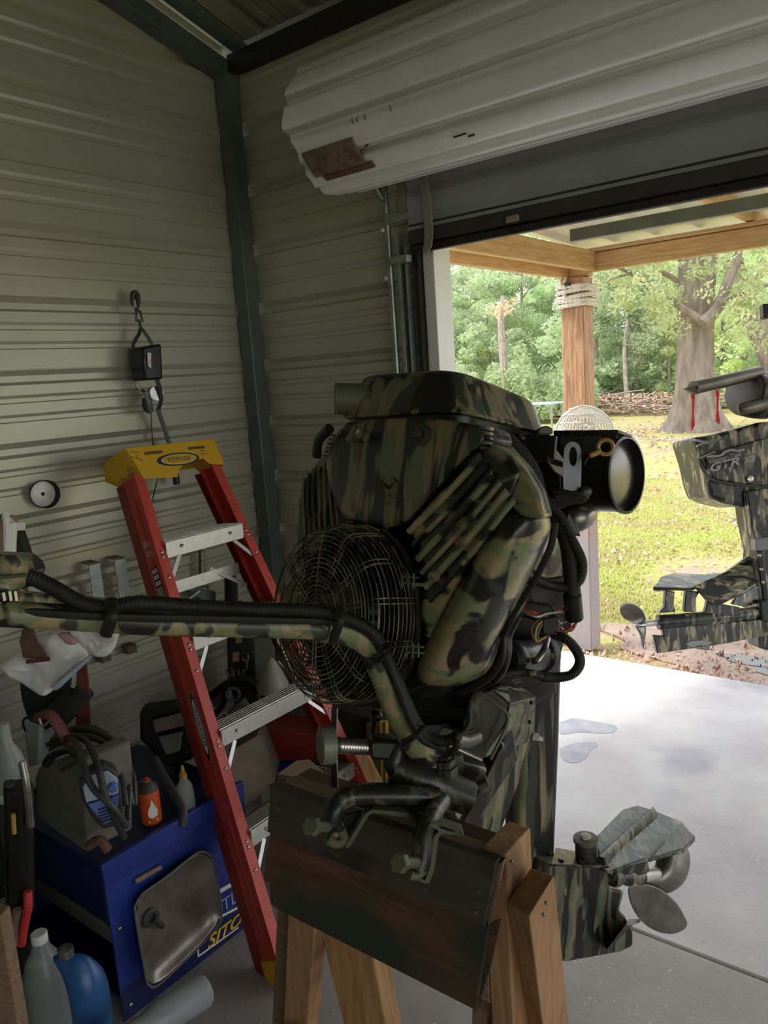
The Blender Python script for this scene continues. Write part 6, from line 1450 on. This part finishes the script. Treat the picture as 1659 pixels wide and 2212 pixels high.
# cavitation plate with raised spine
cpl = [(1285, 1810, 1.74), (1345, 1748, 1.90), (1378, 1739, 1.95), (1415, 1752, 1.97), (1474, 1775, 1.97), (1502, 1811, 1.93), (1478, 1836, 1.86), (1400, 1857, 1.78), (1315, 1882, 1.70), (1290, 1870, 1.71)]
slab('cavitation_plate', [D(*p) for p in cpl], V((0, 0, -.008)), CML, mo, bevel=.002)
slab('plate_spine', [D(1290, 1866, 1.69), D(1300, 1858, 1.70), D(1412, 1754, 1.94), D(1420, 1768, 1.945), D(1330, 1850, 1.74), D(1308, 1872, 1.68)], V((0, 0, .018)), CML, mo, bevel=.003)
slab('plate_lip', [D(1408, 1856, 1.77), D(1470, 1782, 1.90), D(1502, 1811, 1.92), D(1478, 1836, 1.85)], V((0, 0, .006)), CMD, mo, bevel=.002)
slab('plate_fin', [D(1318, 1882, 1.70), D(1400, 1858, 1.77), D(1404, 1882, 1.79), D(1380, 1900, 1.79), D(1322, 1905, 1.72)], CF*.02, CML, mo, bevel=.003)
tube('prop_shaft_housing', [D(1322, 1897, 1.72), D(1382, 1893, 1.80)], (lambda t: .0165+.003*math.sin(t*14)), CML, mo, n=20, seg=14)
tube('prop_hub', [D(1378, 1893, 1.79), D(1418, 1888, 1.86)], .0150, M['alu'], mo, n=24, sm=False)
def bladep(name, rows, th, mt):
    """rows of points across the blade; solidified"""
    P = [[D(*p) for p in r] for r in rows]; n = len(P[0]); vs = [p for r in P for p in r]; fs = []
    for i in range(len(P)-1):
        for j in range(n-1): fs.append([i*n+j, i*n+j+1, (i+1)*n+j+1, (i+1)*n+j])
    return mesh(name, vs, fs, mat=mt, parent=mo, solid=th, sub=2)
bladep('propeller_blade', [[(1352, 1905, 1.80), (1385, 1905, 1.80), (1422, 1915, 1.82)], [(1356, 1950, 1.80), (1400, 1945, 1.81), (1462, 1944, 1.85)], [(1380, 1990, 1.81), (1420, 1985, 1.83), (1478, 1972, 1.87)], [(1412, 2012, 1.83), (1448, 2010, 1.85), (1490, 1995, 1.88)], [(1440, 2018, 1.85), (1460, 2018, 1.86), (1480, 2008, 1.88)]], .004, M['bronze'])
bladep('propeller_blade', [[(1378, 1876, 1.83), (1390, 1905, 1.82), (1396, 1930, 1.84)], [(1406, 1880, 1.86), (1422, 1908, 1.83), (1432, 1938, 1.86)], [(1416, 1862, 1.88), (1455, 1885, 1.84), (1478, 1918, 1.88)], [(1418, 1842, 1.89), (1460, 1850, 1.86), (1494, 1875, 1.90)], [(1424, 1818, 1.90), (1462, 1818, 1.88), (1492, 1828, 1.90)]], .004, M['bronze'])
loft('skeg_fin', [[D(1308, 2055, 1.70), D(1312, 2050, 1.74), D(1315, 2047, 1.76)], [D(1350, 2000, 1.67), D(1358, 1985, 1.76), D(1382, 1985, 1.78)], [D(1368, 1998, 1.66), D(1384, 1987, 1.70), D(1384, 1992, 1.72)]], CMD, mo, bevel=.002)

# ================================================================== SECOND OUTBOARD OUTSIDE
BK2 = camo('black camouflage', V((.05, 0, 1)), 24, .80, rough=.36, bl=.50, green=(.13, .13, .10), tan=(.42, .34, .23), black=(.01, .012, .014))
BK3 = camo('black camouflage lengthwise', V((1, .6, .1)), 24, .76, rough=.36, bl=.50, green=(.13, .13, .10), tan=(.42, .34, .23), black=(.01, .012, .014))
m2 = thing('hanging_outboard', D(1650, 1300, 3.5), 'black camouflage outboard motor with lettered cowl hanging outside at the right edge', 'outboard motor')
def E2(x, y, d=3.45): return D(x, y, d)
slab('cowl', [E2(x, y) for x, y in ((1497, 944), (1530, 940), (1610, 920), (1640, 912), (1700, 905), (1800, 915), (1810, 1050), (1700, 1075), (1640, 1068), (1610, 1062), (1612, 1098), (1560, 1086), (1535, 1075), (1525, 1045), (1515, 1000))], CF*.28, BK2, m2, bevel=.02, seg=3)
slab('cowl_side', [E2(x, y, 3.43) for x, y in ((1509, 985), (1640, 950), (1662, 945), (1662, 1048), (1640, 1050), (1600, 1045), (1545, 1036), (1520, 1010))], CF*.03, BK2, m2, bevel=.006)
for p in ([(1500, 950), (1530, 955), (1560, 948)], [(1505, 964), (1520, 958), (1545, 956)], [(1512, 990), (1525, 984), (1545, 976)], [(1510, 990), (1518, 1015), (1545, 1038), (1600, 1047), (1640, 1050)]):
    tube('cowl_crease', [E2(x, y, 3.425) for x, y in p], .006, M['dgrey'] if len(p) > 3 else M['chrome'], m2, n=6)
M['gprint'] = mat('grey lettering', (.34, .33, .37), .45, 0, .03)
r2_ = (E2(1620, 975)-E2(1540, 995)).normalized()
slab('logo_backing', [E2(x, y, 3.412) for x, y in ((1526, 991), (1556, 986), (1568, 976), (1590, 970), (1600, 974), (1606, 986), (1608, 1006), (1530, 1014), (1532, 1000))], CF*.006, M['dgrey'], m2, bevel=0)
text('logo_text', 'Gator-Tail', E2(1566, 989, 3.400), r2_, CU, .017, M['gprint'], m2, shear=.2, off=.012, w=.145)
text('logo_text', 'GTR', E2(1566, 1004, 3.400), r2_, CU, .034, M['gprint'], m2, shear=.35, off=.03, w=.135)
text('logo_text', 'XD', E2(1618, 993, 3.400), r2_, CU, .025, M['gprint'], m2, shear=.3, off=.03, w=.052)
tube('gator_mark', [E2(x, y, 3.405) for x, y in ((1528, 987), (1555, 984), (1566, 976), (1580, 972), (1592, 974), (1608, 971))], .005, M['gprint'], m2, n=6)
lathe('cowl_bolt', E2(1620, 1034, 3.42), -CF, [(0, .014), (.006, .014), (.008, .006)], M['chrome'], m2, n=16)
# exhaust drum and pipes
mc2 = E2(1608, 848, 3.40); mdx = (-CR*.80-CF*.45+CU*.05).normalized()
lathe('exhaust_drum', mc2-mdx*.16, mdx, [(0, .02), (0, .098), (.02, .102), (.15, .102), (.16, .098), (.165, .06), (.166, .001)], M['blackm'], m2, n=40)
lathe('drum_band', mc2-mdx*.09, mdx, [(0, .104), (.03, .104)], M['dgrey'], m2, n=40)
lathe('drum_face', mc2+mdx*.004, mdx, [(0, .096), (.004, .09), (.005, .001)], mat('drum end', (.07, .065, .062), .45, .6), m2, n=40)
pa, pb_ = E2(1602, 815, 3.30), E2(1490, 840, 3.16)
tube('exhaust_tip', [E2(1640, 805, 3.38), E2(1600, 814, 3.32), E2(1560, 824, 3.26), E2(1498, 838, 3.18)], .028, M['pipe'], m2, n=20, sm=False)
slab('tip_cut', [E2(1480, 838, 3.17), E2(1502, 833, 3.16), E2(1512, 850, 3.17), E2(1502, 851, 3.17)], CF*.03, M['pipe'], m2, bevel=.002)
tube('exhaust_inlet', [E2(1598, 885, 3.30), E2(1612, 882, 3.30), E2(1668, 868, 3.36)], .028, M['pipe'], m2, n=20)
tube('wire_hook', [E2(1552, 842, 3.3), E2(1562, 832, 3.3), E2(1572, 842, 3.3)], .003, M['chrome'], m2, n=6)
for x, y, lab in ((1650, 670, 0),): slab('handle_tip', [E2(1649, 655, 3.3), E2(1662, 655, 3.3), E2(1662, 688, 3.3), E2(1650, 686, 3.3)], CF*.04, M['black'], m2, bevel=.006)
# ribbons are things of their own
for x, y0, y1, lab in ((1497, 848, 932, 'long red ribbon tied to the exhaust tip of the hanging outboard'), (1550, 842, 916, 'shorter red ribbon hanging beside the exhaust drum')):
    t_ = thing('ribbon', E2(x, y0, 3.2), lab, 'ribbon', 'red warning ribbons')
    slab('knot', [E2(x-4, y0, 3.2), E2(x+4, y0, 3.2), E2(x+5, y0+14, 3.2), E2(x-3, y0+14, 3.2)], CF*.008, M['ribbon'], t_, bevel=.002)
    k_ = (y1-y0)
    slab('tail', [E2(x-2, y0+10, 3.2), E2(x+3, y0+10, 3.2), E2(x+2, y0+k_*.6, 3.19), E2(x+4.5, y1-14, 3.19), E2(x+(-3 if y1 > 920 else 5), y1, 3.19), E2(x-4, y1-(16 if y1 > 920 else 6), 3.19), E2(x-2, y0+k_*.6, 3.19)], CF*.003, M['ribbon'], t_, bevel=0)
# leg, plates, torpedo tube, propeller
slab('leg_housing', [E2(x, y, 3.42) for x, y in ((1612, 1062), (1715, 1045), (1715, 1420), (1640, 1400), (1632, 1250), (1636, 1190), (1622, 1130))], CF*.14, BK2, m2, bevel=.008)
slab('leg_band', [E2(x, y, 3.40) for x, y in ((1632, 1165), (1662, 1160), (1662, 1188), (1633, 1190))], CF*.05, mat('grey band', (.20, .20, .22), .4), m2, bevel=.004)
slab('leg_spine', [E2(x, y, 3.41) for x, y in ((1636, 1192), (1648, 1190), (1660, 1290), (1662, 1310), (1652, 1310))], CF*.05, M['blackm'], m2, bevel=.003)
for y in (1200, 1230, 1258): ball('leg_bolt', E2(1641+(y-1200)*.12, y, 3.395), .008, M['chrome'], m2, n=8)
slab('splash_plate', [E2(1412, 1268, 3.30), E2(1428, 1245, 3.42), E2(1455, 1237, 3.50), E2(1520, 1240, 3.5), E2(1560, 1237, 3.5), E2(1500, 1268, 3.36), E2(1490, 1272, 3.32)], V((0, 0, -.012)), BK3, m2, bevel=.004)
slab('splash_plate', [E2(1412, 1268, 3.30), E2(1490, 1270, 3.30), E2(1505, 1266, 3.31), E2(1500, 1274, 3.31), E2(1462, 1276, 3.30), E2(1412, 1276, 3.30)], CF*.01, BK3, m2, bevel=.002)
slab('wing_plate', [E2(1500, 1266, 3.32), E2(1570, 1235, 3.45), E2(1612, 1205, 3.5), E2(1634, 1192, 3.5), E2(1640, 1255, 3.42), E2(1590, 1290, 3.35), E2(1552, 1310, 3.30), E2(1525, 1296, 3.30)], CF*.02, BK3, m2, bevel=.004)
slab('wing_plate', [E2(1590, 1290, 3.36), E2(1640, 1262, 3.42), E2(1642, 1300, 3.42), E2(1612, 1312, 3.36), E2(1580, 1305, 3.35)], CF*.02, BK2, m2, bevel=.004)
# strut plate with two windows between plate and tube
slab('strut', [E2(x, y, 3.34) for x, y in ((1438, 1276), (1458, 1278), (1456, 1305), (1460, 1322), (1424, 1324), (1436, 1310))], CF*.03, BK2, m2, bevel=.004)
slab('strut', [E2(x, y, 3.34) for x, y in ((1482, 1276), (1512, 1278), (1504, 1292), (1504, 1322), (1478, 1322))], CF*.03, BK2, m2, bevel=.004)
slab('strut', [E2(x, y, 3.34) for x, y in ((1530, 1290), (1560, 1305), (1600, 1312), (1600, 1330), (1520, 1330), (1526, 1312))], CF*.03, BK2, m2, bevel=.004)
tube('drive_tube', [E2(1423, 1344, 3.34), E2(1540, 1334, 3.36), E2(1740, 1315, 3.45)], .030, BK2, m2, n=24, sm=False)
tube('drive_tube_rim', [E2(1421, 1344, 3.34), E2(1428, 1343.5, 3.34)], .033, M['blackm'], m2, n=24, sm=False)
tube('prop_shaft', [E2(1394, 1347, 3.33), E2(1424, 1344, 3.34)], .0145, M['alu'], m2, n=20, sm=False)
slab('end_box', [E2(1641, 1298, 3.36), E2(1664, 1294, 3.36), E2(1664, 1348, 3.36), E2(1646, 1350, 3.36)], CF*.06, BK2, m2, bevel=.008)
slab('skeg_plate', [E2(x, y, 3.36) for x, y in ((1430, 1355), (1662, 1338), (1662, 1372), (1560, 1392), (1420, 1412), (1411, 1372), (1434, 1374))], CF*.03, BK2, m2, bevel=.004)
slab('skeg_emblem', [E2(x, y, 3.352) for x, y in ((1480, 1390), (1495, 1385), (1518, 1383), (1540, 1388), (1530, 1393), (1505, 1394), (1498, 1399), (1490, 1396))], CF*.006, M['gprint'], m2, bevel=0)
def blade2(rows):
    P = [[D(*p) for p in r] for r in rows]; n = len(P[0]); vs = [p for r in P for p in r]; fs = []
    for i in range(len(P)-1):
        for j in range(n-1): fs.append([i*n+j, i*n+j+1, (i+1)*n+j+1, (i+1)*n+j])
    return mesh('propeller_blade', vs, fs, mat=M['tray'] if False else M['bronze'], parent=m2, solid=.006, sub=2)
blade2([[(1398, 1345, 3.36), (1385, 1352, 3.34), (1370, 1348, 3.33)], [(1395, 1325, 3.38), (1380, 1340, 3.34), (1362, 1345, 3.32)], [(1380, 1306, 3.40), (1362, 1325, 3.36), (1345, 1335, 3.32)], [(1355, 1299, 3.41), (1344, 1312, 3.37), (1338, 1325, 3.34)], [(1345, 1301, 3.41), (1340, 1308, 3.38), (1338, 1315, 3.36)]])
blade2([[(1368, 1348, 3.33), (1382, 1352, 3.33), (1396, 1350, 3.34)], [(1378, 1362, 3.33), (1386, 1366, 3.32), (1396, 1362, 3.34)], [(1384, 1380, 3.34), (1390, 1382, 3.33), (1394, 1376, 3.34)], [(1388, 1402, 3.35), (1390, 1404, 3.34), (1391, 1400, 3.34)]])
blade2([[(1398, 1342, 3.35), (1396, 1352, 3.33), (1390, 1360, 3.34)], [(1380, 1345, 3.42), (1376, 1356, 3.40), (1374, 1362, 3.40)], [(1362, 1346, 3.45), (1366, 1352, 3.44), (1370, 1356, 3.44)]])

# ================================================================== WIRE BASKET AND TABLE ON THE LAWN
wb_ = thing('wire_basket', D(1262, 960, 4.22), 'round white wire basket hooked on the porch post behind the outboard muffler', 'basket')
bc = D(1262, 938, 4.22); BR_ = .155
M['wwire'] = mat('white wire', (.80, .78, .72), .5)
for el in (0, .35, .7, 1.05): ringo('wire_ring', bc+V((0, 0, BR_*math.sin(el))), (0, .15, 1), BR_*math.cos(el), .0045 if el == 0 else .003, M['wwire'], wb_, n=40, m=5)
for k in range(24):
    a = math.pi*k/24; pts = [bc+V((BR_*math.cos(a)*math.cos(t), BR_*math.sin(a)*math.cos(t), BR_*math.sin(t))) for t in [math.pi*i/14 for i in range(15)]]
    tube('wire_rib', pts, .0032, M['wwire'], wb_, n=5, sm=False)
vs_, fs_ = [], []
for p in ([D(1198, 935, 4), D(1212, 905, 3.97), D(1240, 885, 3.95), D(1262, 878, 3.95), D(1290, 886, 3.97), D(1315, 905, 4), D(1325, 935, 4)], [D(1230, 910, 3.95), D(1255, 898, 3.94), D(1285, 900, 3.95)], [D(1225, 935, 3.92), D(1245, 918, 3.9), D(1275, 914, 3.9), D(1300, 930, 3.92)]): tube_geo(p, .004, 6, 20, None, True, None, vs_, fs_)
mesh('rim_wire', vs_, fs_, mat=M['wwire'], parent=wb_)
tube('hook', [bc+V((0, .0, .02)), bc+V((-.02, .12, .03)), V((.505, PO-.068, bc.z+.05))], .004, M['wwire'], wb_, n=6)
gt = thing('garden_table', D(1178, 905, 13), 'small pale metal garden table on thin legs standing in the lawn left of the post', 'table')
gp = D(1172, 871, 13.5)
box('table_top', (gp.x-.28, gp.y-.25, gp.z-.02), (gp.x+.30, gp.y+.25, gp.z+.01), M['lblue'], gt, bevel=.005)
for dx, dy in ((-.25, -.22), (.27, -.22), (-.25, .22), (.27, .22)): lathe('leg', V((gp.x+dx, gp.y+dy, -.12)), (0, 0, 1), [(0, .018), (gp.z+.11, .018)], M['galv'], gt, n=8)

# ================================================================== sub-parts: small fittings move under the part they sit on
def wpos(o):
    l = V((0, 0, 0))
    while o is not None: l += o.location; o = o.parent
    return l
def nest(root, kids, hosts):
    hs = [c for c in root.children if c.name.split('.')[0] in hosts]
    hp_ = [(h, wpos(h)) for h in hs]
    for c in list(root.children):
        if c.name.split('.')[0] in kids and c not in hs:
            w_ = wpos(c); h, hw = min(hp_, key=lambda q: (q[1]-w_).length); c.parent = h; c.location = w_-hw
nest(ld, ('tread_rib',), ('step',)); nest(ld, ('logo_oval', 'cap_slot', 'rating_text', 'rating_mark', 'scratch'), ('cap_front',))
nest(ld, ('logo_text',), ('cap_front', 'front_rail')); nest(ld, ('label_panel', 'label_text'), ('safety_label',)); nest(ld, ('sticker_panel', 'sticker_text'), ('step_sticker',))
nest(ld, ('weight_text', 'web_ridge'), ('front_rail',))
nest(cbn, ('brand_text', 'label_band', 'label_line', 'round_badge'), ('side_panel',))
nest(wd, ('vent_slot',), ('vent_panel',)); nest(wd, ('knob',), ('control_face',)); nest(wd, ('case_slots',), ('case',))
nest(oc2, ('drop_print',), ('can',)); nest(ca, ('sticker', 'sticker_text'), ('ratchet_housing',))
nest(mo, ('shroud_text', 'antler_mark', 'plug_boss', 'fuel_nipple', 'neck_rib'), ('blower_shroud',)); nest(mo, ('label_bar', 'label_bars'), ('label_plate',))
nest(mo, ('screen_clip',), ('screen_hub',)); nest(mo, ('muffler_end', 'muffler_band'), ('muffler',)); nest(mo, ('oil_cap_rim', 'oil_cap_plug'), ('oil_cap',))
nest(mo, ('plate_spine', 'plate_lip'), ('cavitation_plate',)); nest(mo, ('screw_head', 'screw_foot'), ('clamp_screw',)); nest(mo, ('cover_dimple', 'cover_bolt', 'cover_seam'), ('head_cover',))
nest(mo, ('lid_bolt',), ('gearcase_lid',)); nest(mo, ('plate_hole',), ('mount_plate',)); nest(mo, ('knob_neck',), ('knob',)); nest(mo, ('fan_blade',), ('flywheel',)); nest(mo, ('dipstick_handle', 'dipstick_rod'), ('dipstick_ring',))
nest(m2, ('logo_backing', 'logo_text', 'gator_mark', 'cowl_crease', 'cowl_bolt'), ('cowl_side',)); nest(m2, ('drum_band', 'drum_face'), ('exhaust_drum',)); nest(m2, ('skeg_emblem',), ('skeg_plate',)); nest(m2, ('leg_bolt',), ('leg_spine',))
